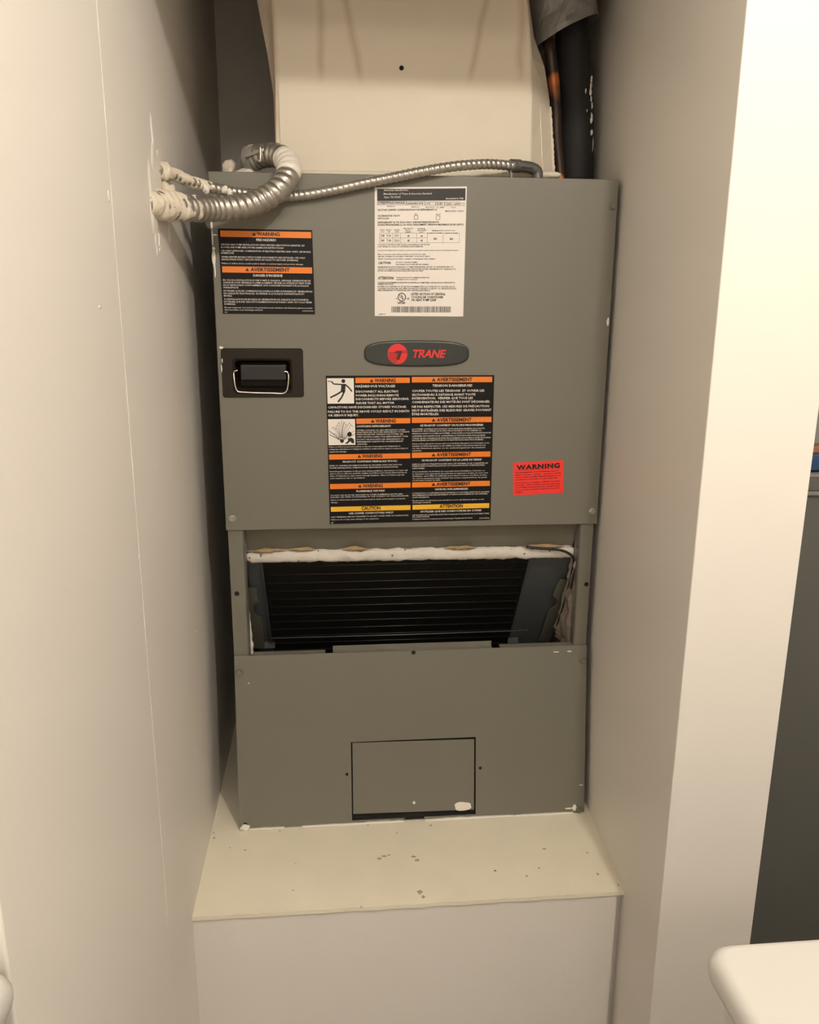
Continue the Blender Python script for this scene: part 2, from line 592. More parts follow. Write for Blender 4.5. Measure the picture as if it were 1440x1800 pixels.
# --- screws
def screw_mesh():
    mb = MB()
    mb.disc((0, 0, 0), (0, -1, 0), 0.0062, 0.0009, 24, 0.0058)
    c = Vector((0, -0.0009, 0))
    hexr = lambda o, r: [c + Vector((math.cos(i * math.pi / 3) * r, -o, math.sin(i * math.pi / 3) * r)) for i in range(6)]
    mb.loft([hexr(0, 0.0047), hexr(0.0030, 0.0047), hexr(0.0037, 0.0040)])
    return mb


SCREW = screw_mesh()
for i, (px, py, kind) in enumerate(((409, 912, 'screw'), (1041, 899, 'screw'), (1077, 363, 'unit'), (421, 1181, 'unit'), (1024, 1160, 'unit'), (1018, 1423, 'unit'))):
    pnt = P(px, py, 0) if py < 1100 else PL(px, py)
    s_ = link('screw', MB().add([v + pnt for v in SCREW.v], SCREW.f), kind, ah, origin=pnt)
    if kind == 'unit':
        s_['label'] = 'screw head painted grey'

# ------------------------------------------------------------------ handle
hp = MB()
pl0 = [P(388, 611), P(533, 614), P(533, 700), P(392, 696)]


def rrect(x0, z0, x1, z1, r, y, n=5):
    out = []
    for cx, cz, a0 in ((x1 - r, z1 - r, 0), (x0 + r, z1 - r, 90), (x0 + r, z0 + r, 180), (x1 - r, z0 + r, 270)):
        for i in range(n + 1):
            a = math.radians(a0 + 90 * i / n)
            out.append(Vector((cx + r * math.cos(a), y, cz + r * math.sin(a))))
    return out


ox0, oz0, ox1, oz1 = -0.2945, 0.7195, -0.1725, 0.7930
rings = [rrect(ox0, oz0, ox1, oz1, 0.0045, 0.0), rrect(ox0 + 0.0008, oz0 + 0.0008, ox1 - 0.0008, oz1 - 0.0008, 0.0045, -0.0022),
         rrect(ix0 - 0.003, iz0 - 0.003, ix1 + 0.003, iz1 + 0.003, 0.006, -0.0022), rrect(ix0 + 0.0005, iz0 + 0.0005, ix1 - 0.0005, iz1 - 0.0005, 0.005, 0.001),
         rrect(ix0 + 0.0010, iz0 + 0.001, ix1 - 0.0010, iz1 - 0.001, 0.005, 0.022), rrect(ix0 + 0.006, iz0 + 0.006, ix1 - 0.006, iz1 - 0.006, 0.004, 0.028)]
hp.loft(rings, cap=False)
n_ = len(rings[0])
hp.f.append([5 * n_ + i for i in range(n_)])
ho = link('door_handle', hp, 'handle', ah, label='dark recessed pull handle with a bright wire bail')
latch = MB()
latch.box((ix0 + 0.008, 0.004, iz0 + 0.016), (ix1 - 0.006, 0.016, iz1 - 0.007))
link('latch_block', latch, 'cup', ho, bevel=0.002)
bw = []
for q in ((418, 651), (412.5, 652.5), (411, 657), (412, 668), (414, 680), (418.5, 688), (432, 689.5), (455, 690.5), (480, 691), (497, 691.5), (504, 687), (506.5, 676), (507.5, 662), (506, 655), (503, 653), (498.5, 653.5)):
    d = -0.004 if q[1] > 660 else -0.001
    bw.append(P(q[0], q[1], d))
link('wire_bail', MB().tube(spline(bw, 0.0012), 0.00125, 8), 'wire', ho, smooth=True)

# ------------------------------------------------------------------ brand badge
bd = MB()
cx, cz = 0.0, 0.7855
hw, hh = 0.0803, 0.0198


def badge_ring(sc_, y):
    out = []
    N = 72
    for i in range(N):
        t = i / N * math.tau
        ex = 2 / 5.0
        x = math.copysign(abs(math.cos(t)) ** ex, math.cos(t)) * (hw - sc_)
        z = math.copysign(abs(math.sin(t)) ** 0.62, math.sin(t)) * (hh - sc_) * (1.0 - 0.16 * (x / hw) ** 2 + 0.0)
        out.append(Vector((cx + x, y, cz + z)))
    return out


bd.loft([badge_ring(0, 0.0), badge_ring(0.0, -0.002), badge_ring(0.0012, -0.0036), badge_ring(0.003, -0.0040)])
bo = link('brand_badge', bd, 'badge', ah, smooth=False, label='charcoal badge reading TRANE beside a red globe emblem')
rc = P(698.5, 622.0)
RR = 0.0152
dm = MB()
# disc in red stripes, with a leaning dark T of thinner red lines
N = 64
dm.disc(Vector((rc.x, -0.0041, rc.z)), (0, -1, 0), RR, 0.0004, 48)
link('emblem_disc', dm, 'badgered', bo)
st = MB()
for i in range(8):
    z = 0.0045 - i * 0.0024
    half = math.sqrt(max(0, RR ** 2 - z ** 2)) * 0.97
    th = 0.00085
    a = -half
    b_ = 0.0035 - i * 0.0006
    if i == 0:
        a = -0.001
        b_ = half
    elif i == 1:
        b_ = half
    st.box((rc.x + a, -0.0048, rc.z + z - th / 2), (rc.x + b_, -0.0044, rc.z + z + th / 2))
tp = [(-0.0035, 0.0042), (0.0075, 0.0046), (0.0060, 0.0005), (0.0030, -0.0085), (-0.0020, -0.0085), (0.0008, 0.0010), (-0.0045, 0.0012)]
st.prism([(rc.x + x, -0.0049, rc.z + z) for x, z in tp], (0, 0.0004, 0))
M['emb'] = mat('emblem_dark_red', (0.10, 0.012, 0.010), rough=0.45)
link('emblem_stripes', st, 'emb', bo)


# ------------------------------------------------------------------ lettering
fc = bpy.data.curves.new('type', 'FONT')
fo = bpy.data.objects.new('type', fc)
C.objects.link(fo)
fc.dimensions = '2D'
fc.fill_mode = 'FRONT'
_cache = {}


def glyphs(txt, bold=0.0, res=2, shear=0.0, space=1.0):
    key = (txt, bold, res, shear, space)
    if key in _cache:
        return _cache[key]
    fc.body = txt
    fc.offset = bold
    fc.resolution_u = res
    fc.shear = shear
    fc.space_character = space
    bpy.context.view_layer.update()
    dg = bpy.context.evaluated_depsgraph_get()
    me = bpy.data.meshes.new_from_object(fo.evaluated_get(dg))
    vs = [(v.co.x, v.co.y) for v in me.vertices]
    fs = [list(p.vertices) for p in me.polygons]
    bpy.data.meshes.remove(me)
    _cache[key] = (vs, fs)
    return vs, fs


CAPH = max(v[1] for v in glyphs('H')[0])


class Sheet:
    """a sticker: corners read in a crop of the photo, laid on the door's plane"""

    def __init__(s, crop, corners, Y=0.0, lift=0.0006):
        s.o = crop[:2]
        s.k = crop[2]
        s.c = [Vector(c) for c in corners]            # TL TR BR BL in crop pixels
        s.w = [P(s.o[0] + c[0] / s.k, s.o[1] + c[1] / s.k, Y) for c in corners]
        s.Y = Y
        s.lift = lift

    def bil(s, q, u, v):
        return (q[0] * (1 - u) + q[1] * u) * (1 - v) + (q[3] * (1 - u) + q[2] * u) * v

    def uv(s, x, y):
        u = v = 0.5
        t = Vector((x, y))
        for _ in range(12):
            e = s.bil(s.c, u, v) - t
            du = (s.bil(s.c, u + 1e-3, v) - s.bil(s.c, u, v)) / 1e-3
            dv = (s.bil(s.c, u, v + 1e-3) - s.bil(s.c, u, v)) / 1e-3
            det = du.x * dv.y - du.y * dv.x
            u -= (e.x * dv.y - e.y * dv.x) / det
            v -= (du.x * e.y - du.y * e.x) / det
        return u, v

    def W(s, u, v, lift):
        p = s.bil(s.w, u, v)
        return Vector((p.x, s.Y - lift, p.z))

    def base(s, name, material, parent, label):
        mb = MB().prism([s.W(u, v, s.lift) for u, v in ((0, 0), (1, 0), (1, 1), (0, 1))], (0, s.lift, 0))
        return link(name, mb, material, parent, label=label)

    def rect(s, mb, x0, y0, x1, y1, lift=0.0009):
        u0, v0 = s.uv(x0, y0)
        _, v1 = s.uv(x0, y1)
        u1, _ = s.uv(x1, y0)
        mb.prism([s.W(u, v, lift) for u, v in ((u0, v0), (u1, v0), (u1, v1), (u0, v1))], (0, 0.0002, 0))

    def poly(s, mb, pts, lift=0.0013):
        mb.prism([s.W(*s.uv(*q), lift) for q in pts], (0, 0.0002, 0))

    def text(s, mb, txt, x0, y, x1, h, bold=0.0, lift=0.0012, res=1, shear=0.0, space=1.0):
        """baseline starts at crop (x0,y), runs to x1 along the sheet, cap height h"""
        vs, fs = glyphs(txt, bold, res, shear, space)
        if not vs:
            return
        ax, bx = min(v[0] for v in vs), max(v[0] for v in vs)
        u0, v0 = s.uv(x0, y)
        u1, _ = s.uv(x1, y)
        _, vt = s.uv(x0, y - h)
        dv = vt - v0
        out = [s.W(u0 + (u1 - u0) * (a - ax) / (bx - ax), v0 + dv * b / CAPH, lift) for a, b in vs]
        mb.add(out, fs)

    def tri(s, mb, cx, y, h, lift=0.0012):
        s.poly(mb, [(cx - h * 0.62, y), (cx, y - h), (cx + h * 0.62, y)], lift)


# badge word
mb = MB()
vs, fs = glyphs('TRANE', 0.03, 4, 0.28, 0.95)
A, B = P(725.5, 628.0), P(784, 626.5)
ax, bx = min(v[0] for v in vs), max(v[0] for v in vs)
mb.add([Vector((A.x + (B.x - A.x) * (a - ax) / (bx - ax), -0.0044, A.z + (0.0112) * b / CAPH)) for a, b in vs], fs)
link('brand_lettering', mb, 'badgered', bo)

# ---- black and orange fire-hazard sticker, crop (360,380) x5.295
k1 = 1165 / 220.0
s1 = Sheet((360, 380, k1), [(122, 115), (1000, 130), (1027, 914), (170, 908)])
o1 = s1.base('fire_hazard_label', 'black', ah, 'black and orange fire hazard warning label at the upper left')
mb = MB()
s1.rect(mb, 143, 133, 990, 190)
link('orange_bar', mb, 'orange', o1)
mb = MB()
s1.rect(mb, 161, 462, 998, 519)
link('orange_bar', mb, 'orange', o1)
for t, x0, y, x1, tr in (('WARNING', 487, 180, 697, 457), ('AVERTISSEMENT', 425, 507, 790, 394)):
    ink = MB()
    s1.text(ink, t, x0, y, x1, 31, 0.040, res=3)
    s1.tri(ink, tr, y, 30)
    link('bar_lettering', ink, 'ink', o1)
pr = MB()
rows = [('FIRE HAZARD!', 478, 229, 662, 20, .012),
        ("CERTAIN HEAT PUMP INSTALLATIONS USING HEATERS ARE POSITION SENSITIVE. SET", 150, 268, 930, 14, 0),
        ("BLOWER AND PUMP AIRFLOW PER NAMEPLATE INSTRUCTIONS!", 152, 293, 732, 14, 0),
        ("USE ONLY APPROVED COMBINATION OF ELECTRIC HEATERS AND UNITS. SEE MODEL", 152, 325, 988, 14, 0),
        ("NAMEPLATE!", 153, 346, 272, 14, 0),
        ("WHEN HEATER MODELS WITH POWER DISCONNECTS ARE INSTALLED, USE ONLY", 156, 382, 935, 14, 0),
        ("SINGLE PHASE SUPPLY CIRCUITS WITH 150 VOLTS TO GROUND (NOMINAL).", 157, 405, 872, 14, 0),
        ("Failure to follow above could result in death or serious injury and product damage.", 160, 440, 918, 12, 0),
        ("DANGER D'INCENDIE", 450, 557, 722, 20, .012),
        ("EN CAS DE L'INSTALLATION D'UNE POMPE À CHALEUR, CERTAINS GÉNÉRATEURS DE", 170, 597, 985, 14, 0),
        ("CHALEUR SONT SENSIBLES À L'EMPLACEMENT. RÉGLER LA VITESSE DE VENT D'AIR", 171, 620, 988, 14, 0),
        ("DE LA VENTILATEUR CONFORMÉMENT AUX CONSIGNES FIGURANT SUR LA PLAQUE", 173, 644, 966, 14, 0),
        ("SIGNALÉTIQUE.", 174, 667, 316, 14, 0),
        ("N'UTILISER QUE DES COMBINAISONS HOMOLOGUÉES D'APPAREILS ET GÉNÉRATEURS", 176, 698, 1002, 14, 0),
        ("DE CHALEURS ÉLECTRIQUES. SE RÉFÉRER À LA PLAQUE SIGNALÉTIQUE DU", 178, 722, 924, 14, 0),
        ("MODÈLE.", 179, 745, 256, 14, 0),
        ("À L'INSTALLATION DE MODÈLES DE GÉNÉRATEURS DE CHALEUR À SECTIONNEUR,", 181, 777, 968, 14, 0),
        ("N'UTILISER QUE DES CIRCUITS D'ALIMENTATION DE PHASE 1 SANT 150 V À LA TERRE", 182, 801, 996, 14, 0),
        ("NOMINALE.", 184, 823, 288, 14, 0),
        ("Ne pas respecter ces mesures de précaution peut entraîner des blessures graves pouvant", 185, 854, 1003, 12, 0),
        ("être mortelles et un dommage matériel.", 186, 876, 540, 12, 0),
        ("D340", 187, 898, 212, 9, 0), ("21D341053P01", 908, 886, 1012, 9, 0)]
for t, x0, y, x1, h, bo_ in rows:
    s1.text(pr, t, x0, y, x1, h * 1.05, bo_ + 0.012)
link('lettering', pr, 'print', o1)

# ---- rating plate, crop (640,310) x6.925
k2 = 6.925
s2 = Sheet((640, 310, k2), [(130, 135), (1252, 124), (1207, 1706), (131, 1700)])
o2 = s2.base('rating_label', 'white', ah, 'white rating label with black header, small print and a barcode')
ink = MB()
s2.rect(ink, 160, 155, 1236, 296)
link('header_bar', ink, 'ink', o2)
pr = MB()
s2.text(pr, 'American Standard Inc.', 240, 178, 540, 20, 0.012)
s2.text(pr, 'Manufacturer of Trane & American Standard', 238, 222, 820, 20, 0.012)
s2.text(pr, 'Tyler, TX 75707', 240, 262, 442, 20, 0.012)
link('header_lettering', pr, 'print', o2)
pr = MB()
s2.text(pr, 'Assembled in USA', 990, 275, 1210, 19, 0.018)
link('header_lettering', pr, 'print', o2)
ink = MB()
L2 = [("2TEE3F30A1000AA", 170, 330, 498, 22, .01), ("14626R31P4", 522, 334, 715, 20, .01), ("1/3", 765, 335, 802, 20, .01),
      ("2.40", 884, 337, 952, 20, .01), ("200 - 230", 1000, 340, 1158, 20, .01), ("1 PH", 1172, 328, 1228, 11, 0), ("60 HZ", 1172, 352, 1228, 11, 0),
      ("MODEL NO.", 280, 366, 378, 13, 0), ("SERIAL NO.", 572, 372, 672, 13, 0), ("MOTOR H.P.", 748, 375, 856, 13, 0), ("F.L. AMPS", 878, 377, 976, 13, 0), ("VOLTS", 1056, 378, 1114, 13, 0),
      ("FACTORY SHIPPED CONFIGURATION FOR REFRIGERANT 22", 168, 412, 884, 20, .008), ("MFR DATE: 11/2001", 986, 424, 1210, 16, 0),
      ("R22", 614, 458, 644, 14, 0), ("R410A", 872, 460, 930, 14, 0),
      ("ALTERNATIVE USE BY", 168, 482, 436, 20, 0), ("INSTALLER", 168, 512, 302, 18, 0),
      ("REFRIGERANT 22 OR 410A ONLY. DESIGN PRESSURE 450 PSI", 168, 560, 908, 20, .008),
      ("FLUIDE FRIGORIGENE 22 OU 410A UNIQUEMENT. PRESSION MAXIMALE DE 450 LB/PO2", 168, 590, 1212, 20, .008),
      ("SUPPLY", 192, 646, 252, 12, 0), ("MOTOR", 268, 646, 330, 12, 0), ("HEATER", 364, 646, 430, 12, 0), ("MIN CIRCUIT", 480, 630, 592, 12, 0), ("MAXIMUM", 652, 632, 738, 12, 0),
      ("VOLT", 200, 667, 250, 12, 0), ("AMP", 286, 667, 316, 12, 0), ("AMPS", 374, 669, 424, 12, 0), ("AMPACITY", 500, 651, 566, 12, 0), ("OVERCURRENT", 642, 652, 756, 12, 0), ("AMPS", 500, 672, 580, 12, 0), ("PROT.", 672, 674, 722, 12, 0),
      ("MINIMUM SUPPLY CIRCUIT VOLTS", 826, 655, 1108, 12, 0), ("LOWEST FLOW/TEMP", 770, 686, 950, 12, 0), ("HIGH FLOW/TEMP", 984, 687, 1142, 12, 0),
      ("208", 202, 722, 246, 26, 0), ("5.76", 274, 722, 326, 26, 0), ("27.7", 370, 724, 418, 26, 0), ("40", 526, 726, 552, 26, 0), ("40", 686, 728, 712, 26, 0),
      ("240", 202, 780, 246, 26, 0), ("7.68", 274, 780, 326, 26, 0), ("32.0", 370, 780, 424, 26, 0), ("45", 526, 782, 552, 26, 0), ("45", 686, 782, 712, 26, 0), ("800", 846, 760, 886, 26, 0), ("800", 1042, 762, 1082, 26, 0),
      ("SUITABLE FOR MOBILE HOME USE. MOTOR INTERNALLY PROTECTED.", 168, 826, 804, 14, 0), ("UNIT TESTED AT 0.5 IN. W.C. EXTERNAL STATIC PRESSURE.", 168, 850, 718, 14, 0),
      ("Convient à l'usage maison mobile. Le moteur est protégé de façon interne contre la surcharge thermique.", 168, 894, 1152, 13, 0),
      ("May be converted to either upflow, downflow or horizontal left or right.", 168, 942, 750, 14, 0), ("LIRE LES CONSEILS POUR DÉBITS. VENTILER. TOUJOURS À CELUI.", 168, 968, 798, 14, 0),
      ("SEE FIG. OR INSTALLATION INSTR. CURRENT 1.75 MAXIMUM OVER CURRENT.", 168, 1000, 866, 13, 0),
      ("CAUTION:", 172, 1055, 326, 30, .015), ("DO NOT USE ANY FLAMES.", 388, 1040, 650, 14, 0), ("DISCONNECT ALL POWER BEFORE OPENING.", 388, 1066, 788, 14, 0),
      ("MAXIMUM INSTALLATION CLEARANCE TO COMBUSTIBLE MATERIAL AIR UNIT 0 IN. PLENUM AND FIRST 3 FT.", 168, 1098, 1090, 16, 0),
      ("OF DUCT 0 IN. EXCEPT FOR FLOOR MOUNTED WITH DOWNFLOW HEAT: PLENUM AND DUCT CLEARANCE 1 IN.", 168, 1124, 1116, 16, 0),
      ("DOWN OR HORIZONTAL DISCHARGE WITH ELECTRIC HEAT.", 168, 1145, 722, 16, 0),
      ("ATTENTION:", 170, 1242, 362, 32, .015), ("UTILISATION DE FLAMMES INTERDITE.", 388, 1228, 796, 14, 0), ("COUPEZ TOUT COURANT.", 388, 1252, 650, 14, 0),
      ("LES INSTALLATIONS MINIMALES PAR RAPPORT AUX MATÉRIAUX COMBUSTIBLES. L'INSTALLATION DU VENTILATEUR DE", 168, 1290, 1106, 16, 0), ("PREMIER CHAUFFAGE", 168, 1308, 356, 14, 0),
      ("BOÎTIER 0 PO. PLÉNUM 0 PO. ET LES TROIS PREMIERS PIEDS DU CONDUIT 0 PO. SAUF EN CAS DE", 168, 1340, 1102, 16, 0),
      ("L'APPAREIL SUR PLANCHER AVEC DÉBIT DESCENDANT: PLÉNUM ET CONDUIT 1 PO. VENTILATION AVEC", 168, 1364, 1122, 16, 0), ("DÉBIT DESCENDANT OU HORIZONTAL AVEC CHAUFFAGE ÉLECTRIQUE.", 168, 1387, 800, 16, 0),
      ("LISTED SECTION OF CENTRAL", 570, 1438, 990, 28, .008), ("COOLING AIR CONDITIONER", 570, 1476, 962, 28, .008), ("OR HEAT PUMP 22NF", 570, 1512, 874, 28, .008),
      ("LISTED", 408, 1546, 502, 24, .02), ("C", 384, 1490, 402, 20, .01), ("US", 514, 1494, 546, 22, .01), ("D803717", 182, 1682, 262, 13, .01)]
for t, x0, y, x1, h, bo_ in L2:
    s2.text(ink, t, x0, y, x1, h, bo_ + 0.012)
# boxes round the model row, table rules, tick boxes
def frame(x0, y0, x1, y1, t=3):
    s2.rect(ink, x0, y0, x1, y0 + t)
    s2.rect(ink, x0, y1, x1, y1 + t)
    s2.rect(ink, x0, y0, x0 + t, y1)
    s2.rect(ink, x1, y0, x1 + t, y1)


for fx in ((162, 302, 508, 340), (512, 304, 738, 342), (742, 306, 866, 345), (872, 308, 976, 346), (984, 308, 1166, 348)):
    frame(*fx)
frame(606, 466, 652, 510, 4)
frame(874, 470, 920, 514, 4)
for y in (680, 796):
    s2.rect(ink, 186, y, 1160, y + 2)
s2.rect(ink, 186, 736, 764, 738)
for x in (186, 346, 440, 636, 766, 960, 1158):
    s2.rect(ink, x, 680, x + 2, 798)
# certification mark
N = 40
c0, r1, r0 = (457, 1462), 50, 41
ring_o = [s2.W(*s2.uv(c0[0] + r1 * math.cos(i * math.tau / N), c0[1] + r1 * 1.06 * math.sin(i * math.tau / N)), 0.0012) for i in range(N)]
ring_i = [s2.W(*s2.uv(c0[0] + r0 * math.cos(i * math.tau / N), c0[1] + r0 * 1.06 * math.sin(i * math.tau / N)), 0.0012) for i in range(N)]
ink.loft([ring_o, ring_i], cap=False)
s2.text(ink, 'U', 430, 1472, 456, 40, .03)
s2.text(ink, 'L', 458, 1488, 482, 40, .03)
link('lettering', ink, 'ink', o2)
bc = MB()
x = 332
rr = random.Random(3)
while x < 1050:
    wd = rr.choice((3, 3, 5, 8))
    s2.rect(bc, x, 1580, min(x + wd, 1054), 1655)
    x += wd + rr.choice((4, 4, 7, 9))
link('barcode', bc, 'ink', o2)

# ---- large hazard sticker, crop (560,580) x4.5
s3 = Sheet((560, 580, 4.5), [(57, 362), (1390, 357), (1360, 1502), (90, 1535)])
o3 = s3.base('hazard_label', 'black', ah, 'large black and orange bilingual hazard label below the badge')
bars = [(288, 377, 716, 418), (732, 371, 1374, 413), (295, 690, 720, 731), (732, 682, 1368, 724), (83, 971, 720, 1012), (733, 957, 1360, 999), (91, 1208, 722, 1249), (735, 1194, 1355, 1236)]
for x0, y0, x1, y1 in bars:
    mb = MB()
    s3.rect(mb, x0, y0, x1, y1)
    link('orange_bar', mb, 'orange', o3)
for x0, y0, x1, y1 in ((97, 1394, 722, 1433), (738, 1378, 1350, 1417)):
    mb = MB()
    s3.rect(mb, x0, y0, x1, y1)
    link('yellow_bar', mb, 'yellow', o3)
ink = MB()
for t, x0, y, x1, tr in (('WARNING', 437, 410, 604, 415), ('AVERTISSEMENT', 930, 403, 1214, 905), ('WARNING', 445, 721, 606, 424), ('AVERTISSEMENT', 929, 713, 1208, 904),
                         ('WARNING', 340, 997, 500, 319), ('AVERTISSEMENT', 928, 986, 1204, 904), ('WARNING', 345, 1235, 504, 324), ('AVERTISSEMENT', 926, 1222, 1200, 904)):
    ink = MB()
    s3.text(ink, t, x0, y, x1, 25, .040, res=3)
    s3.tri(ink, tr, y, 25)
    link('bar_lettering', ink, 'ink', o3)
for t, x0, y, x1 in (('CAUTION', 336, 1418, 486), ('ATTENTION', 952, 1402, 1137)):
    ink = MB()
    s3.text(ink, t, x0, y, x1, 26, .040, res=3)
    link('bar_lettering', ink, 'ink', o3)
pr = MB()
L3 = [("HAZARDOUS VOLTAGE!", 289, 450, 600, 17, .012), ("DISCONNECT ALL ELECTRIC", 291, 490, 625, 16, .01), ("POWER INCLUDING REMOTE", 292, 520, 628, 16, .01),
      ("DISCONNECTS BEFORE SERVICING.", 292, 548, 710, 16, .01), ("INSURE THAT ALL MOTOR", 294, 578, 594, 16, .01), ("CAPACITORS HAVE DISCHARGED STORED VOLTAGE.", 74, 611, 690, 16, .01),
      ("FAILURE TO DO THE ABOVE COULD RESULT IN DEATH", 74, 645, 710, 16, .01), ("OR SERIOUS INJURY.", 75, 673, 315, 16, .01),
      ("TENSION DANGEREUSE!", 895, 445, 1212, 17, .012), ("COUPER TOUTES LES TENSIONS  ET OUVRIR LES", 733, 485, 1310, 16, .01), ("SECTIONNEURS À DISTANCE AVANT TOUTE", 733, 515, 1238, 16, .01),
      ("INTERVENTION.  VÉRIFIER QUE TOUS LES", 733, 542, 1218, 16, .01), ("CONDENSATEURS DES MOTEURS SONT DÉCHARGÉS.", 733, 571, 1356, 16, .01), ("NE PAS RESPECTER CES MESURES DE PRÉCAUTION", 733, 606, 1348, 16, .01),
      ("PEUT ENTRAÎNER DES BLESSURES GRAVES POUVANT", 733, 636, 1366, 16, .01), ("ÊTRE MORTELLES.", 734, 664, 948, 16, .01),
      ("CONTAINS REFRIGERANT!", 297, 757, 566, 14, .012), ("CE PRODUIT CONTIENT UN FLUIDE FRIGORIGÈNE!", 796, 751, 1300, 14, .012)]
small_l = [("SYSTEM CONTAINS OIL AND REFRIGERANT UNDER", 298, 786, 680), ("HIGH PRESSURE. RECOVER REFRIGERANT TO RELIEVE", 298, 802, 712), ("PRESSURE BEFORE OPENING THE SYSTEM. SEE", 299, 819, 662),
           ("UNIT RATING LABEL FOR REFRIGERANT TYPE.", 299, 838, 704), ("DO NOT USE NON-APPROVED REFRIGERANTS OR", 300, 858, 668), ("REFRIGERANT SUBSTITUTES OR REFRIGERANT", 300, 876, 664), ("ADDITIVES.", 302, 895, 382),
           ("Failure to follow proper procedures or the use of non-approved refrigerants or", 82, 916, 642), ("refrigerant substitutes or refrigerant additives could result in death or serious injury or", 83, 935, 704), ("equipment damage.", 84, 954, 220),
           ("LE SYSTÈME CONTIENT DE L'HUILE ET UN FLUIDE FRIGORIGÈNE SOUS HAUTE", 734, 777, 1312), ("PRESSION. RÉCUPÉRER LE FLUIDE FRIGORIGÈNE POUR LIBÉRER LA", 734, 793, 1288), ("PRESSION AVANT D'OUVRIR LE SYSTÈME. CONSULTER LA PLAQUE SIGNALÉTIQUE DE", 735, 812, 1362),
           ("L'APPAREIL DE L'UNITÉ POUR CONNAÎTRE LE TYPE DE FLUIDE FRIGORIGÈNE", 735, 832, 1316), ("UTILISÉ. NE PAS UTILISER DE FLUIDES FRIGORIGÈNES NON HOMOLOGUÉS DE FLUIDES", 735, 850, 1360), ("FRIGORIGÈNES DE SUBSTITUTION OU D'ADDITIFS DE FLUIDES FRIGORIGÈNES.", 735, 866, 1304),
           ("Si la procédure appropriée n'est pas suivie ou si des fluides frigorigènes non homologués ou des", 735, 892, 1350), ("substituts de fluides frigorigènes ou des additifs sont utilisés, cela pourrait causer la mort", 735, 910, 1320), ("ou des blessures graves ou un endommagement du matériel.", 735, 928, 1320), ("matériel.", 735, 946, 810),
           ("REFER TO OWNER'S INFORMATION MANUAL PROVIDED WITH THIS UNIT FOR", 87, 1066, 654), ("PROPER INSTALLATION, OPERATION AND MAINTENANCE INSTRUCTIONS.", 88, 1084, 626),
           ("Disturbing the insulation in this product during installation, maintenance or repair will", 89, 1112, 698), ("expose you to airborne particles of glass wool fibers and ceramic fibers known to", 90, 1129, 694), ("State of California to cause cancer through inhalation. Glass wool fibers may also", 91, 1148, 676), ("cause respiratory, skin or eye irritation.", 91, 1166, 366),
           ("LISEZ LE GUIDE D'UTILISATION LIVRÉ AVEC CET APPAREIL POUR CONNAÎTRE LES", 736, 1054, 1340), ("DIRECTIVES D'INSTALLATION, D'UTILISATION ET D'ENTRETIEN.", 736, 1070, 1316), ("APPROPRIÉES.", 736, 1088, 836),
           ("Une perturbation de l'isolation de ce produit durant l'installation, l'entretien ou", 736, 1114, 1312), ("la réparation vous exposera à des particules en suspension de laine de verre dont", 737, 1132, 1340), ("l'inhalation, selon l'État de Californie, peut causer le cancer. Les fibres de laine", 737, 1150, 1330), ("de verre peuvent aussi irriter les voies respiratoires, la peau", 737, 1168, 1330), ("ou les yeux et ainsi de suite.", 737, 1184, 962),
           ("DO NOT USE OR STORE GASOLINE OR OTHER FLAMMABLE VAPORS AND", 96, 1304, 660), ("LIQUIDS OR OPEN CONTAINERS IN THE VICINITY OF THIS APPLIANCE.", 96, 1320, 708), ("Failure to follow these instructions could result in death, serious injury or property", 97, 1342, 680), ("damage.", 98, 1362, 152),
           ("L'UTILISATION OU L'ENTREPOSAGE D'ESSENCE OU D'AUTRES VAPEURS ET LIQUIDES", 737, 1288, 1350), ("INFLAMMABLES DANS DES RÉCIPIENTS OUVERTS À PROXIMITÉ DE CET APPAREIL", 737, 1304, 1336), ("SONT INTERDITS.", 737, 1322, 872), ("Ne pas suivre ces directives peut entraîner la mort, des blessures graves ou des", 737, 1348, 1306), ("dommages matériels.", 738, 1364, 886),
           ("UNIT TERMINALS ARE NOT DESIGNED TO ACCEPT OTHER TYPES OF CONDUCTORS.", 99, 1482, 708), ("Failure to do so may cause damage to the equipment.", 100, 1503, 474), ("D341", 101, 1528, 118),
           ("LES BORNES DE L'UNITÉ NE SONT PAS CONÇUES POUR RECEVOIR D'AUTRES TYPES", 738, 1467, 1348), ("DE CONDUCTEURS.", 738, 1482, 874), ("L'utilisation d'autres conducteurs peut endommager l'équipement de l'unité.", 738, 1500, 1216), ("21D341037P02", 1270, 1492, 1350)]
heads = [("PRODUCT CONTAINS FIBERGLASS WOOL!", 190, 1036, 616), ("CE PRODUIT CONTIENT DE LA LAINE DE VERRE!", 808, 1026, 1288), ("FLAMMABLE VAPORS!", 296, 1272, 518), ("VAPEURS INFLAMMABLES!", 914, 1258, 1178),
         ("USE COPPER CONDUCTORS ONLY!", 238, 1454, 586), ("N'UTILISER QUE DES CONDUCTEURS EN CUIVRE!", 802, 1440, 1286)]
for t, x0, y, x1, h, bo_ in L3:
    s3.text(pr, t, x0, y, x1, h, bo_ + 0.014)
for t, x0, y, x1 in heads:
    s3.text(pr, t, x0, y, x1, 14, .024)
for t, x0, y, x1 in small_l:
    s3.text(pr, t, x0, y, x1, 9.5, 0.012)
link('lettering', pr, 'print', o3)
# pictograms
mb = MB()
s3.rect(mb, 66, 381, 275, 575)
pg1 = link('pictogram_panel', mb, 'white', o3)
mb = MB()
s3.rect(mb, 74, 695, 285, 898)
link('pictogram_panel', mb, 'white', o3)
ink = MB()


def stroke(pts, wd):
    for (x0, y0), (x1, y1) in zip(pts, pts[1:]):
        d = Vector((x1 - x0, y1 - y0))
        n = Vector((-d.y, d.x)).normalized() * wd / 2
        s3.poly(ink, [(x0 + n.x, y0 + n.y), (x1 + n.x, y1 + n.y), (x1 - n.x, y1 - n.y), (x0 - n.x, y0 - n.y)])


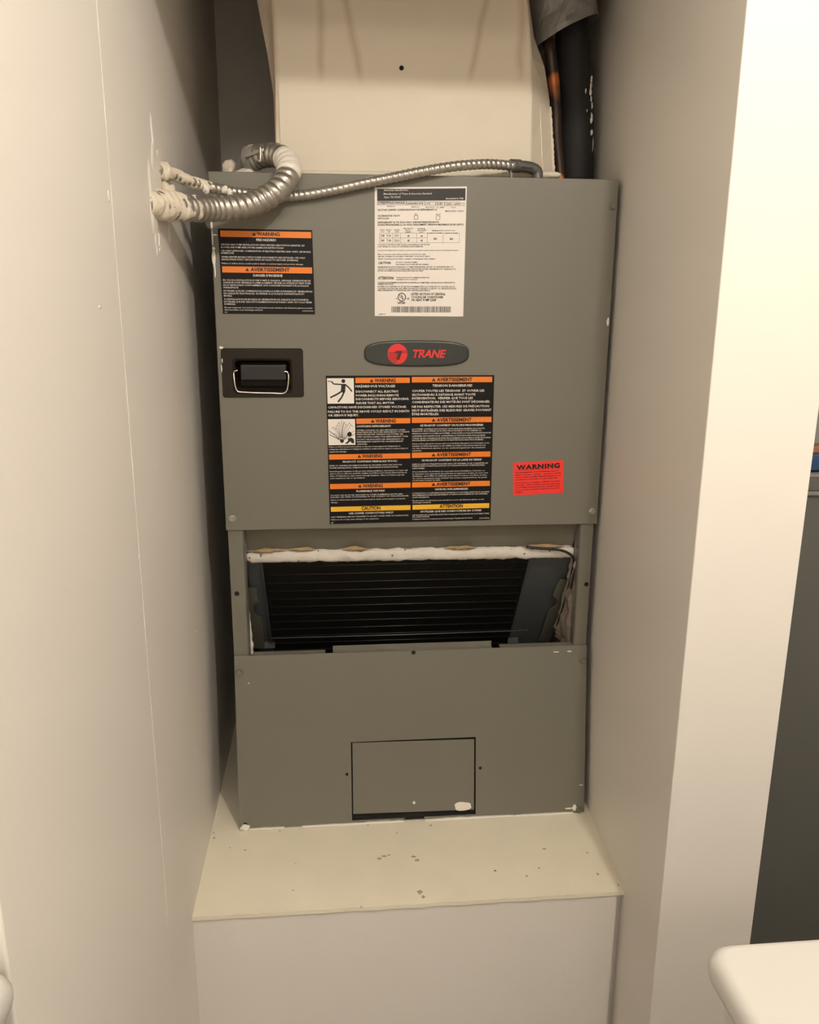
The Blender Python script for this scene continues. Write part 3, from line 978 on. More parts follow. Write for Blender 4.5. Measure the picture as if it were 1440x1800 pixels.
def dot(cx, cy, r, n=20):
    s3.poly(ink, [(cx + r * math.cos(i * math.tau / n), cy + r * math.sin(i * math.tau / n)) for i in range(n)])


dot(194, 402, 15)
s3.poly(ink, [(180, 424), (212, 424), (208, 488), (192, 492), (174, 478)])
stroke([(186, 428), (118, 424), (104, 406)], 9)
stroke([(72, 402), (92, 406), (100, 402), (118, 424)], 5)
stroke([(206, 426), (236, 450), (262, 482)], 10)
stroke([(182, 480), (140, 505), (92, 528)], 12)
stroke([(200, 484), (182, 524), (152, 562)], 12)
link('pictogram', ink, 'ink', o3)
ink = MB()
# burst and figure
rr = random.Random(5)
for i in range(15):
    a = math.radians(-160 + 140 * i / 14)
    L = rr.uniform(90, 165)
    bx_, by_ = 180, 862
    ex, ey = bx_ + math.cos(a) * L * 0.72, by_ + math.sin(a) * L
    stroke([(bx_ + math.cos(a) * 20, by_ + math.sin(a) * 20), ((bx_ + ex) / 2 + rr.uniform(-5, 5), (by_ + ey) / 2), (ex, ey)], rr.choice((2.2, 3.0, 4.0)))
    if 90 < ex < 270 and ey > 705:
        stroke([(ex, ey), (ex + math.copysign(8, math.cos(a)), ey + 6), (ex + math.copysign(10, math.cos(a)), ey + 16)], 2.2)
s3.poly(ink, [(166, 850), (194, 850), (200, 868), (184, 882), (170, 872)])
dot(242, 812, 18)
s3.poly(ink, [(228, 846), (256, 838), (276, 850), (279, 882), (262, 882), (248, 866), (226, 886), (206, 886), (232, 862)])
link('pictogram', ink, 'ink', o3)

# ---- red sticker, crop (880,780) x7.2
s4 = Sheet((880, 780, 7.2), [(158, 240), (798, 207), (798, 622), (158, 655)])
o4 = s4.base('red_warning_label', 'fluored', ah, 'small fluorescent red WARNING sticker at the lower right')
ink = MB()
s4.text(ink, 'WARNING', 200, 325, 748, 52, .05, res=3, space=1.15)
for i, (t, x1) in enumerate((("THIS EQUIPMENT MUST NOT BE OPERATED WITHOUT", 742), ("BEING    PROPERLY    SEALED.    FAILURE TO ENSURE", 762), ("SAFETY IN THE EQUIPMENT MAY BE HAZARDOUS TO", 756), ("ALL PERSONS IN THE AREA OF UNIT OPERATION.", 720))):
    s4.text(ink, t, 188, 374 + i * 29.5, x1, 14, .004)
for i, (t, x1) in enumerate((("IF YOU ARE NOT QUALIFIED TO SERVICE OR INSTALL", 752), ("THE UNIT,   THEN CONTACT THE SHOP AND FIND", 750), ("A QUALIFIED SERVICE PERSON. FAILURE TO DO", 752), ("SO COULD RESULT IN SERIOUS INJURY OR PROPERTY", 752), ("DAMAGE.", 272))):
    s4.text(ink, t, 188, 504 + i * 29.5, x1, 14, .004)
s4.rect(ink, 188, 335, 748, 337)
link('lettering', ink, 'ink', o4)

bpy.data.objects.remove(fo)

# ------------------------------------------------------------------ coil in the opening
xcL, xcR = -0.2492, 0.2011


def SL(x, z, off=0.0):
    return Vector((x, 0.05 + SLK * (0.438 - z) + off, z))


cz0, cz1 = 0.10, 0.462
coil = MB().prism([SL(xcL, cz0), SL(xcR, cz0), SL(xcR, cz1), SL(xcL, cz1)], (0, 0.09, 0))
co = link('evaporator_coil', coil, 'coil', ah, label='black finned cooling coil sloping back inside the open bay')
nrow = 13
for i in range(nrow):
    z = 0.432 - i * 0.0193
    mb = MB().tube([SL(xcL + 0.004, z, -0.0006), SL(xcR - 0.003, z, -0.0006)], 0.0013, 6)
    link('coil_row', mb, 'coilt', co, smooth=True)
# fins: fine upright plates, too fine to count
fins = MB()
n = 150
for i in range(n):
    x = xcL + 0.003 + (xcR - xcL - 0.006) * i / (n - 1)
    fins.add([SL(x, 0.13, -0.0002), SL(x + 0.0006, 0.13, -0.0002), SL(x + 0.0006, 0.455, -0.0002), SL(x, 0.455, -0.0002),
              SL(x, 0.13, -0.0012), SL(x + 0.0006, 0.13, -0.0012), SL(x + 0.0006, 0.455, -0.0012), SL(x, 0.455, -0.0012)],
             [(0, 3, 2, 1), (4, 5, 6, 7), (0, 1, 5, 4), (2, 3, 7, 6), (1, 2, 6, 5), (0, 4, 7, 3)])
fo_ = link('fins', fins, 'coil', co)
fo_['kind'] = 'stuff'
# end plates
ep = MB().prism([SL(xcR, cz0, -0.002), SL(0.2754, cz0, -0.002), SL(0.2754, cz1, -0.002), SL(xcR, cz1, -0.002)], (0, 0.0015, 0))
ep.prism([SL(xcR, cz0, -0.006), SL(xcR + 0.0014, cz0, -0.006), SL(xcR + 0.0014, cz1, -0.006), SL(xcR, cz1, -0.006)], (0, 0.004, 0))
e_r = link('end_plate', ep, 'galv', ah, label='scuffed galvanised end plate beside the coil')
ep = MB().prism([SL(-0.2755, cz0, -0.002), SL(xcL, cz0, -0.002), SL(xcL, cz1, -0.002), SL(-0.2755, cz1, -0.002)], (0, 0.0015, 0))
ep.prism([SL(xcL - 0.0014, cz0, -0.008), SL(xcL, cz0, -0.008), SL(xcL, cz1, -0.008), SL(xcL - 0.0014, cz1, -0.008)], (0, 0.006, 0))
link('end_plate', ep, 'galv', ah)
# notched brackets
br = MB()
arc = [(456 - 11 * math.cos(t), 1071 - 13 * math.sin(t)) for t in [math.radians(a) for a in range(70, -80, -15)]]
outl = [(432, 1033), (451, 1033), (453, 1052), (457, 1059)] + arc + [(459, 1086), (466, 1140), (446, 1140), (438, 1085), (434, 1050)]
br.prism([PS(x, y, -0.010) for x, y in outl], (0, 0.0015, 0))
link('bracket', br, 'unitd', ah)
br = MB()
outl = [(985, 1019), (1001, 1018), (998, 1040), (968, 1128), (947, 1128), (965, 1072), (978, 1064), (980, 1056), (976, 1051), (972, 1047), (978, 1030)]
br.prism([PS(x, y, -0.012) for x, y in outl], (0, 0.0015, 0))
link('bracket', br, 'unitd', ah)
# support rod across the foot of the coil
rod = MB().tube([PS(476, 1122, -0.012), PS(700, 1116, -0.012), PS(928, 1108, -0.012)], 0.0012, 8)
link('support_rod', rod, 'galv', ah, smooth=True)
for q in ((474, 1134), (902, 1125)):
    clip = MB()
    c = PS(*q, -0.008)
    clip.box(c - Vector((0.010, 0.001, 0.006)), c + Vector((0.010, 0.001, 0.006)))
    clip.disc(c - Vector((0, 0.001, 0)), FR, 0.0045, 0.001, 16)
    link('rod_clip', clip, 'galv', ah)

# insulation round the opening
def strip(p0, p1, ry, rz, seed, n=140, seg=14, rough=0.3, taper=0.2):
    path = [Vector(p0).lerp(Vector(p1), i / (n - 1)) for i in range(n)]
    t = (Vector(p1) - Vector(p0)).normalized()
    ay = Vector((0, 1, 0))
    az = t.cross(ay).normalized()
    rings = []
    for i, p in enumerate(path):
        e = min(1.0, (0.5 if taper > 0.1 else 0.05) + min(i, n - 1 - i) * taper)
        ring = []
        for j in range(seg):
            a = j * math.tau / seg
            k = e * (1 + rough * noise.noise(Vector((p.x * 55, p.z * 55 + seed, a * 0.9))) + rough * 0.5 * noise.noise(Vector((p.x * 160, p.z * 160, a * 2 + seed))))
            ring.append(p + ay * (math.cos(a) * ry * k) + az * (math.sin(a) * rz * k))
        rings.append(ring)
    return MB().loft(rings)


ins = strip(P(431, 978.5, 0.036), P(1014, 969.5, 0.036), 0.007, 0.0105, 1, rough=0.22)
link('insulation_strip', ins, 'insul', ah, smooth=True, label='torn white foam strip along the top of the opening')
for i, (x0, x1, dy) in enumerate(((432, 505, 2), (505, 556, 0), (780, 840, 0), (915, 992, 0), (600, 650, 0))):
    a, c = P(x0, 970 - (x0 - 430) * 0.013 + dy - 3, 0.029), P(x1, 970 - (x1 - 430) * 0.013 - 3, 0.029)
    link('torn_fibre', strip(a, c, 0.004, 0.0030, 4 + i, n=60, seg=10, rough=0.9, taper=0.05), 'tan', ah, smooth=True)
# left fluffy edge
lf = MB()
pth = spline([P(431, 1010, 0.034), P(432, 1045, 0.034), P(434, 1085, 0.034), P(438, 1120, 0.034), P(441, 1152, 0.034)], 0.003)
lf.tube(pth, lambda i, a: (0.0022 + 0.0035 * min(1, i / 30)) * (1 + 0.35 * noise.noise(Vector((i * 0.3, a, 2)))), 12)
link('edge_insulation', lf, 'insul', ah, smooth=True)
lf = MB()
pth = spline([P(427, 990, 0.020), P(429, 1060, 0.022), P(431, 1110, 0.024), P(433, 1152, 0.024)], 0.003)
lf.tube(pth, lambda i, a: 0.0022 * (1 + 0.5 * noise.noise(Vector((i * 0.25, a, 9)))), 10)
link('edge_insulation', lf, 'tan', ah, smooth=True)
# right crumpled plastic wrapped batt
ny, nz = 14, 60
rings = []
for i in range(nz):
    z = 0.448 - 0.170 * i / (nz - 1)
    row = []
    for j in range(ny):
        t = j / (ny - 1)
        dep = 0.010 + t * (0.022 + 0.060 * i / (nz - 1))
        x = 0.2735 - t * (0.002 + 0.009 * (i / nz)) + 0.0048 * noise.noise(Vector((t * 4, z * 45, 1))) + 0.0022 * noise.noise(Vector((t * 9, z * 130, 5)))
        row.append(Vector((min(x, 0.2740), dep, z)))
    rings.append(row)
fl = MB().loft(rings, cap=False, closed=False)
link('wrapped_insulation', fl, 'foil', ah, smooth=True, label='crumpled plastic-faced insulation at the right side of the opening')
# black wire looping round the corner
wr_ = spline([P(925, 961, 0.024), P(950, 964, 0.022), P(985, 967, 0.020), P(1003, 975, 0.018), P(1009, 985, 0.020), P(1006, 1005, 0.03), P(1000, 1030, 0.045), P(990, 1068, 0.06), P(977, 1108, 0.08), P(968, 1136, 0.10)], 0.003)
link('sensor_wire', MB().tube(wr_, 0.0022, 10), 'ink', ah, smooth=True)
wr_ = spline([P(1016, 960, 0.010), P(1018, 972, 0.010), P(1015, 990, 0.014), P(1008, 1012, 0.02), P(1003, 1036, 0.03)], 0.003)
link('sensor_wire', MB().tube(wr_, 0.0019, 10), 'ink', ah, smooth=True)

# ------------------------------------------------------------------ paint marks and caulk on the unit
def flatblob(c, ax, az, ra, rz, t, n, seed, rough=0.35, N=26):
    c, n = Vector(c), Vector(n).normalized()
    ring = []
    for i in range(N):
        a = i * math.tau / N
        k = 1 + rough * noise.noise(Vector((math.cos(a) * 1.5, math.sin(a) * 1.5, seed * 3.7)))
        ring.append(c + Vector(ax) * (math.cos(a) * ra * k) + Vector(az) * (math.sin(a) * rz * k))
    mid = [c + (p - c) * 0.8 + n * t * 0.8 for p in ring]
    inn = [c + (p - c) * 0.4 + n * t for p in ring]
    return MB().loft([ring, mid, inn])


AX, AZ = (1, 0, 0), Vector((0, TILT / ZL, 1)).normalized()
pd = flatblob(PL(814, 1417, 0.0018), AX, AZ, 0.0145, 0.0088, 0.0006, nl, 2, 0.25)
link('paint_dab', pd, 'paintw', ah)
for i, (px, py, ra, rz) in enumerate(((1069, 566, 0.0022, 0.0058), (437, 1201, 0.0013, 0.0013), (978, 1146, 0.005, 0.0010), (1001, 1145, 0.004, 0.0012), (728, 1411, 0.0022, 0.0022), (1010, 1420, 0.0042, 0.0050), (1000, 1421, 0.009, 0.0012), (1022, 1380, 0.004, 0.0008))):
    low = py > 1100
    pnt = PL(px, py) if low else P(px, py)
    if py > 1400 and px < 800:
        pnt = PL(px, py, 0.0020)
    link('paint_fleck', flatblob(pnt, AX, AZ if low else (0, 0, 1), ra, rz, 0.0006, nl if low else FR, i, 0.4, 14), 'paintw', ah)
for i, (px, py, ra, rz) in enumerate(((370.5, 396, 0.0016, 0.006), (373.5, 418, 0.0012, 0.012), (376, 455, 0.0026, 0.012), (378, 475, 0.0012, 0.010), (375.5, 437, 0.0022, 0.0024), (378, 413, 0.0036, 0.0012), (389, 611, 0.0030, 0.0022), (390.5, 634, 0.0010, 0.0032), (389.5, 648, 0.0009, 0.006))):
    pnt = P(px, py, 0.0 if py < 600 else -0.0022)
    pnt.x = max(pnt.x, -0.2985)
    link('paint_fleck', flatblob(pnt, AX, (0, 0, 1), ra, rz, 0.0006, FR, 20 + i, 0.4, 14), 'paintw', ah)
# white caulk along the foot of the lower door
for i, (xa, xb, hgt) in enumerate(((437, 500, 0.0012), (530, 650, 0.0016), (636, 711, 0.0034), (746, 905, 0.0030), (905, 1008, 0.0020))):
    pts = []
    n = 50
    mb = MB()
    rings = []
    for j in range(n):
        px = xa + (xb - xa) * j / (n - 1)
        x = PL(px, 1445).x
        e = math.sin(math.pi * (j + 0.5) / n) ** 0.4
        h = 0.45 * hgt * e * (0.8 + 0.6 * noise.noise(Vector((x * 60, i, 0)))) + 0.0008
        y0 = -TILT - 0.0006
        rings.append([Vector((x, y0 + 0.001, 0.0002)), Vector((x, y0 - 0.0022 * e - 0.0005, 0.0002)), Vector((x, y0 - 0.0015 * e, 0.0008 + h * 0.6)), Vector((x, y0 + 0.001, 0.001 + h * 1.7))])
    link('caulk_bead', MB().loft(rings), 'paintw', ah, smooth=True)
link('caulk_lump', MB().blob(PL(431, 1455) + Vector((0, -0.002, 0.001)), (0.0075, 0.004, 0.006), 3, 0.4), 'paintw', ah, smooth=True)

# ================================================================== duct above the unit
du = thing('supply_duct', (0, 0.25, 1.0365), 'cream painted sheet metal duct rising from the top of the air handler', 'duct')
YD = 0.06
sec = []
#        py    left-out  left-front  right-front  right-out
for z, lo_, lf_, rf_, ro_, yf in ((1.0365, -0.2095, -0.2075, 0.1800, 0.2300, YD), (1.10, -0.2090, -0.2070, 0.1785, 0.2235, YD), (1.163, -0.2100, -0.2055, 0.1765, 0.2165, YD),
                                  (1.215, -0.2165, -0.2050, 0.1740, 0.2050, YD), (1.255, -0.2240, -0.2050, 0.1700, 0.1870, YD), (1.33, -0.2360, -0.2080, 0.160, 0.172, YD), (1.60, -0.262, -0.230, 0.130, 0.145, YD), (CEIL_Z - 0.001, -0.275, -0.24, 0.11, 0.13, YD)):
    sec.append([Vector((lf_, yf, z)), Vector((rf_, yf, z)), Vector((ro_, yf + 0.045, z)), Vector((ro_, 0.44, z)), Vector((lo_, 0.44, z)), Vector((lo_, yf + 0.03, z))])
link('duct_body', MB().loft(sec), 'duct', du, bevel=0.003)
# lighter patch sheet over the foot of the duct
pt = MB()
nx, nz = 40, 16
rows = []
for j in range(nz + 1):
    z = 1.038 + (1.1635 - 1.038) * j / nz
    rows.append([Vector((-0.200 + 0.3765 * i / nx + (0.0016 * noise.noise(Vector((z * 40, 0, 0))) if i == nx else 0), YD - 0.0022 - 0.0009 * noise.noise(Vector((i * 0.4, j * 0.5, 0))), z)) for i in range(nx + 1)])
pt.loft(rows, cap=False, closed=False)
for rw in ([r[-1] for r in rows], rows[-1]):
    pt.loft([rw, [v + Vector((0, 0.0022, 0)) for v in rw]], cap=False, closed=False)
link('patch_sheet', pt, 'patch', du, smooth=True, label='lighter coated patch at the foot of the duct')
# seam ridge, caulk at the foot and ragged right edge
link('seam_ridge', MB().tube(spline([P(948, 165, 0.082), P(951, 220, 0.082), P(953, 270, 0.082), P(955, 302, 0.082)], 0.003), lambda i, a: 0.0012 + 0.0008 * noise.noise(Vector((i * 0.2, 0, 1))), 8), 'patch', du, smooth=True)
link('foot_caulk', strip(P(498, 306, 0.052), P(985, 308, 0.052), 0.006, 0.005, 11, n=120, seg=10), 'patch', du, smooth=True)
link('ragged_edge', MB().tube(spline([(0.2170, YD + 0.045, 1.158), (0.2205, YD + 0.045, 1.125), (0.2240, YD + 0.045, 1.095), (0.2300, YD + 0.045, 1.042)], 0.002), lambda i, a: 0.0022 * (1 + 0.9 * noise.noise(Vector((i * 0.35, a * 0.5, 4)))), 8), 'patch', du, smooth=True)
hp_ = P(706, 119.5, YD)
hole(hp_, FR, 0.0030, du)

# ================================================================== conduits
def corrugated(path, r, pitch, amp, seg=20, t0=0.0):
    step = (Vector(path[1]) - Vector(path[0])).length

    def rad(i, a):
        ph = (i * step / pitch - a / math.tau) % 1.0
        return r * (1 + amp * (math.sin(math.pi * ph) ** 0.7 * 2 - 1.0))
    return MB().tube(path, rad, seg)


big_pts = [PXW(266, 357) + Vector((-0.010, 0, 0)), P(300, 363, -0.150), P(335, 366, -0.120), P(375, 367, -0.085), P(420, 364, -0.065), P(458, 353, -0.050), P(490, 332, -0.042), P(507, 305, -0.026), P(504, 284, -0.004), P(486, 273, 0.016), P(462, 274, 0.030), P(447, 278, 0.040)]
bp = spline(big_pts, 0.0013)
cb = thing('flexible_conduit', PXW(272, 360), 'thick flexible metal conduit curling from the left wall to the top of the unit', 'conduit')
link('corrugated_sleeve', corrugated(bp, 0.0158, 0.0108, 0.075, 22), 'conduit', cb, smooth=True)


def nearest(path, p):
    return min(range(len(path)), key=lambda i: (path[i] - p).length)


i1 = nearest(bp, P(345, 366, -0.115))
pw = bp[:i1]


def crust(r, lo_, hi_, seed):
    def rad(i, a):
        g = noise.noise(Vector((i * 0.06, math.cos(a) * 1.3, math.sin(a) * 1.3 + seed)))
        fade = 1.0 if i < len(pw) * 0.7 else 1 - (i - len(pw) * 0.7) / (len(pw) * 0.3)
        g2 = noise.noise(Vector((i * 0.21, math.cos(a) * 3.5, math.sin(a) * 3.5 + seed)))
        return r * (lo_ + hi_ * g + 0.10 * g2 + 0.13 * fade - 0.03)
    return rad


link('paint_crust', MB().tube(pw, crust(0.0160, 1.0, 0.22, 3), 22), 'cream', cb, smooth=True, label='thick dried cream paint over the wall end of the conduit')
# painted band on the outside of the bend
ia, ib = nearest(bp, P(505, 308, -0.028)), nearest(bp, P(496, 277, 0.008))
seg = bp[ia:ib]


def band(i, a):
    ph = ((i + ia) * 0.0013 / 0.0108 - a / math.tau) % 1.0
    f = min(1, i / 3, (len(seg) - 1 - i) / 3)
    return 0.0158 * (1 + 0.05 * (math.sin(math.pi * ph) ** 0.7 * 2 - 1.0)) + 0.0011 * f * (0.9 + noise.noise(Vector((i * 0.2, math.cos(a) * 1.5, math.sin(a) * 1.5))))


link('paint_band', MB().tube(seg, band, 22, start_n=frames(bp)[ia][1]), 'paintw', cb, smooth=True)
# squeeze connector
e0 = bp[-1]
dr = (bp[-1] - bp[-8]).normalized()
elbow = spline([e0 - dr * 0.006, e0 + dr * 0.010, P(436, 282, 0.056), P(430, 289, 0.064), P(428, 296, 0.068), Vector((P(428, 299, 0.070).x, 0.070, 1.0370))], 0.002)
link('connector_elbow', MB().tube(elbow, lambda i, a: 0.0122 if i > 8 else 0.0172, 20), 'fitting', cb, smooth=True)
strap = MB().tube([e0 + dr * 0.001, e0 + dr * 0.009], 0.0192, 24)
link('clamp_strap', strap, 'fitting', cb)
sa, sb = P(458, 257, 0.008), P(458, 281, 0.008)
sw_ = MB().tube([sa, sb], 0.0019, 10)
sw_.disc(sa + Vector((0, 0, -0.001)), (0, 0, 1), 0.0048, 0.0034, 16, 0.003)
sw_.disc(sb, (0, 0, -1), 0.0040, 0.003, 6)
link('clamp_screw', sw_, 'screw', cb)
ear = MB()
ear.prism([P(430, 272, 0.020), P(459, 261, 0.009), P(461, 266, 0.009), P(432, 277, 0.020)], (0, 0.006, 0))
ear.prism([P(459, 261, 0.009), P(480, 258, 0.014), P(480, 262, 0.014), P(461, 266, 0.009)], (0, 0.006, 0))
link('clamp_ear', ear, 'fitting', cb)

sml = [PXW(279, 297) + Vector((-0.008, 0, 0)), P(300, 305, -0.095), P(325, 315, -0.075), P(352, 324, -0.058), P(385, 333, -0.042), P(420, 339, -0.026), P(460, 343, -0.014), P(500, 345, -0.0105), P(540, 342, -0.0105), P(590, 333, -0.011), P(640, 322, -0.012), P(690, 312, -0.012), P(740, 302, -0.012), P(790, 293.5, -0.008), P(830, 289.5, 0.000), P(865, 288.5, 0.010), P(903, 292, 0.020)]
sp_ = spline(sml, 0.0011)
cs = thing('armoured_cable', PXW(285, 300), 'thin armoured metal cable crossing the top of the door to the right', 'cable')
link('corrugated_sleeve', corrugated(sp_, 0.0068, 0.0080, 0.10, 16), 'conduit', cs, smooth=True)
i2 = nearest(sp_, P(372, 330, -0.048))
pw = sp_[:i2]
link('paint_crust', MB().tube(pw, crust(0.0069, 1.02, 0.30, 8), 16), 'cream', cs, smooth=True, label='cream paint caked on the wall end of the cable')
for i, (px, py, d) in enumerate(((395, 334, -0.045), (404, 339, -0.04), (362, 333, -0.062))):
    link('paint_fleck', MB().blob(P(px, py, d), (0.0045, 0.004, 0.0055), i + 5, 0.5), 'paintw', cs, smooth=True)
e1 = sp_[-1]
el = spline([e1 + Vector((-0.004, -0.002, 0)), P(912, 292, 0.024), P(930, 294, 0.028), P(942, 299, 0.030), P(945, 305, 0.031), Vector((P(945, 306, 0.031).x, 0.031, 1.0370))], 0.002)
link('connector_elbow', MB().tube(el, lambda i, a: 0.0095 if i < 9 else 0.0082, 16), 'fitdark', cs, smooth=True)
ck = MB()
ck.box(P(898, 300, 0.020) - Vector((0.001, 0.003, 0.010)), P(898, 300, 0.020) + Vector((0.002, 0.003, 0.008)))
ck.prism([P(900, 284, 0.012), P(920, 286, 0.014), P(938, 291, 0.018), P(938, 295, 0.018), P(918, 293, 0.014), P(900, 291, 0.012)], (0, 0.004, 0))
link('clamp_ear', ck, 'fitdark', cs)

# dried sealant on the wall round the two conduits
SM = ((270, 262, 0.014, 0.032, 'wall'), (273, 300, 0.020, 0.034, 'wall'), (270, 350, 0.024, 0.040, 'wall'), (274, 405, 0.010, 0.030, 'wall'), (297, 405, 0.005, 0.012, 'paintw'), (278, 425, 0.004, 0.012, 'paintw'), (277, 285, 0.006, 0.016, 'paintw'))
link('sealant_smear', MB().blob(PXW(286, 352) + Vector((0.006, 0, 0)), (0.013, 0.018, 0.021), 41, 0.35), 'cream', wl, smooth=True)
link('sealant_smear', MB().blob(PXW(285, 303) + Vector((0.004, 0, 0)), (0.009, 0.013, 0.013), 45, 0.4), 'cream', wl, smooth=True)
def wallsmear():
    for i, (px, py, ry, rz, mm) in enumerate(SM):
        link('sealant_smear', flatblob(PXW(px, py), (0, 1, 0), (0, 0, 1), ry, rz, 0.0016 + 0.0004 * (i % 3), (1, 0, 0), 30 + i, 0.7, 40), mm, wl)


wallsmear()
M['scuff'] = mat('dark_scuff', (0.46, 0.39, 0.29), rough=0.8, var=0.2)
for i, (px, py, rx, ry) in enumerate(LEDGE_MARKS):
    c = PZ(px, py)
    k = (c - CAM).length / FPX
    link('scuff_mark', flatblob(c, (1, 0, 0), (0, 1, 0), rx * k * 0.7, ry * k * 1.2, 0.0003, (0, 0, 1), 90 + i, 0.6, 12), 'scuff', pf)
for i, (px, py, ry, rz) in enumerate(((245, 979, 0.004, 0.003), (345, 1110, 0.003, 0.002), (191, 345, 0.003, 0.006), (175, 540, 0.003, 0.002), (276, 820, 0.006, 0.0008))):
    link('wall_nick', MB().blob(PXW(px, py), (0.0008, ry, rz), 60 + i, 0.4, 2), 'wall', wl, smooth=True)

# lumps of old sealant on top of the unit, beside the connector
for i, (px, py, r, lb) in enumerate(((405, 288, (0.013, 0.014, 0.017), 'dusty round lump of sealant on the unit top by the back corner'), (436, 299, (0.020, 0.016, 0.008), 'small flat lump of sealant under the conduit elbow'))):
    z = ZT - 0.004
    c = P(px, py, 0.085 - 0.040 * i)
    c.z = z + r[2] * 0.85
    o = link('sealant_lump', MB().blob(c, r, 70 + i, 0.3, 3), 'cream', None, smooth=True, origin=(c.x, c.y, z))
    tag(o, lb, 'sealant', 'sealant lumps on the unit')

# ================================================================== refrigerant lines
pi = thing('insulated_pipe', (0.277, 0.155, ZT - 0.004), 'black foam insulated refrigerant pipe to the right of the duct', 'pipe')
YPIPE = 0.155
lp = spline([P(1013, 320, YPIPE), P(1013, 260, YPIPE), P(1012, 190, YPIPE), P(1008, 130, YPIPE), P(1003, 80, YPIPE), P(995, 20, YPIPE), P(985, -60, YPIPE), P(975, -160, YPIPE)], 0.006)
link('foam_sleeve', MB().tube(lp, lambda i, a: 0.0285 * (1 + 0.015 * noise.noise(Vector((i * 0.15, math.cos(a), math.sin(a))))), 28), 'foam', pi, smooth=True)
for i, (px, py, ra, rz) in enumerate(((1038, 142, 0.0020, 0.006), (1036, 155, 0.0024, 0.007), (1035, 165, 0.003, 0.005), (1036, 176, 0.0020, 0.005), (1038, 188, 0.0018, 0.006), (1037, 207, 0.0022, 0.006), (1036, 214, 0.0032, 0.005), (1037, 235, 0.0030, 0.005), (1025, 164, 0.0016, 0.004), (1027, 198, 0.0010, 0.002), (1040, 255, 0.0008, 0.012))):
    q0 = P(px, py, YPIPE - 0.012)
    ax0 = min(lp, key=lambda v: abs(v.z - q0.z))
    dx0 = max(-0.0275, min(0.0275, q0.x - ax0.x))
    c = Vector((ax0.x + dx0, YPIPE - math.sqrt(0.0285 ** 2 - dx0 ** 2), q0.z))
    link('paint_fleck', MB().blob(c, (ra * 0.8, 0.003, rz), 80 + i, 0.5, 2), 'paintw', pi, smooth=True)
cp = thing('copper_pipe', P(981, 316, 0.13), 'bare tarnished copper line between the duct and the black pipe', 'pipe')
pp = spline([P(985, 325, 0.130), P(983, 290, 0.130), P(978, 240, 0.128), P(977, 190, 0.125), P(973, 140, 0.120), P(968, 95, 0.118), P(966, 60, 0.122), P(966, 0, 0.128), P(964, -90, 0.132)], 0.004)
link('tube', MB().tube(pp, 0.0092, 16), 'copper', cp, smooth=True)
# tape round both lines
tw = MB()
rings = []
segn = 48
for j in range(30):
    t = j / 29
    ring = []
    for i in range(segn):
        a = i * math.tau / segn
        px = 981 + 14 * (1 - t) - 26 * t
        c = P(px, 58 - 240 * t, 0.128)
        x = math.cos(a)
        y = math.sin(a)
        tilt = 0.024 * x * (1 - t)                       # slanting lower hem
        r = 1 + 0.06 * noise.noise(Vector((x * 2, y * 2, t * 9))) + 0.03 * noise.noise(Vector((x * 6, y * 6, t * 22)))
        ring.append(Vector((c.x + x * 0.0495 * r, c.y + y * 0.056 * r + 0.002, c.z + tilt)))
    rings.append(ring)
tw.loft(rings, cap=False)
o = link('tape_wrap', tw, 'tape', None, smooth=False, origin=P(985, 60, 0.13))
sd = o.modifiers.new('thick', 'SOLIDIFY')
sd.thickness = 0.0012
tag(o, 'wrinkled grey duct tape wrapped round the pipes at the top', 'tape')

# ================================================================== appliances in front and beyond
def washer(name, x0, x1, y0, y1, top, label):
    t = thing(name, ((x0 + x1) / 2, (y0 + y1) / 2, FLOOR_Z), label, 'appliance', 'white laundry machines')
    def rr(sx, z, r):
        out = []
        for cx_, cy_, a0 in ((x1 - r - sx, y1 - r - sx, 0), (x0 + r + sx, y1 - r - sx, 90), (x0 + r + sx, y0 + r + sx, 180), (x1 - r - sx, y0 + r + sx, 270)):
            for i in range(9):
                a = math.radians(a0 + 90 * i / 8)
                out.append(Vector((cx_ + r * math.cos(a), cy_ + r * math.sin(a), z)))
        return out
    link('body', MB().loft([rr(0.010, FLOOR_Z + 0.02, 0.012), rr(0.010, top - 0.022, 0.012)]), 'appl', t)
    link('top_panel', MB().loft([rr(0.006, top - 0.022, 0.012), rr(0.0015, top - 0.019, 0.013), rr(0, top - 0.014, 0.014), rr(0, top - 0.008, 0.014), rr(0.0015, top - 0.0035, 0.014), rr(0.004, top - 0.0008, 0.014), rr(0.007, top, 0.012), rr(0.0072, top, 0.012), rr(0.03, top, 0.01), rr(0.031, top, 0.01)]), 'appl', t, smooth=True)
    link('lid', MB().box((x0 + 0.09, y0 + 0.12, top - 0.001), (x1 - 0.09, y1 - 0.10, top + 0.004)), 'appl', t, bevel=0.003)
    for sx in (x0 + 0.07, x1 - 0.07):
        for sy in (y0 + 0.07, y1 - 0.07):
            link('foot', MB().disc((sx, sy, FLOOR_Z), (0, 0, 1), 0.02, 0.022, 16), 'ink', t)
    return t


washer('washing_machine', 0.1050, 0.79, -1.52, -0.8440, 0.46, 'white laundry machine whose rounded top corner shows at the lower right')
washer('washing_machine', -1.02, -0.3305, -1.52, -0.8270, 0.46, 'white laundry machine just peeking in at the lower left edge')

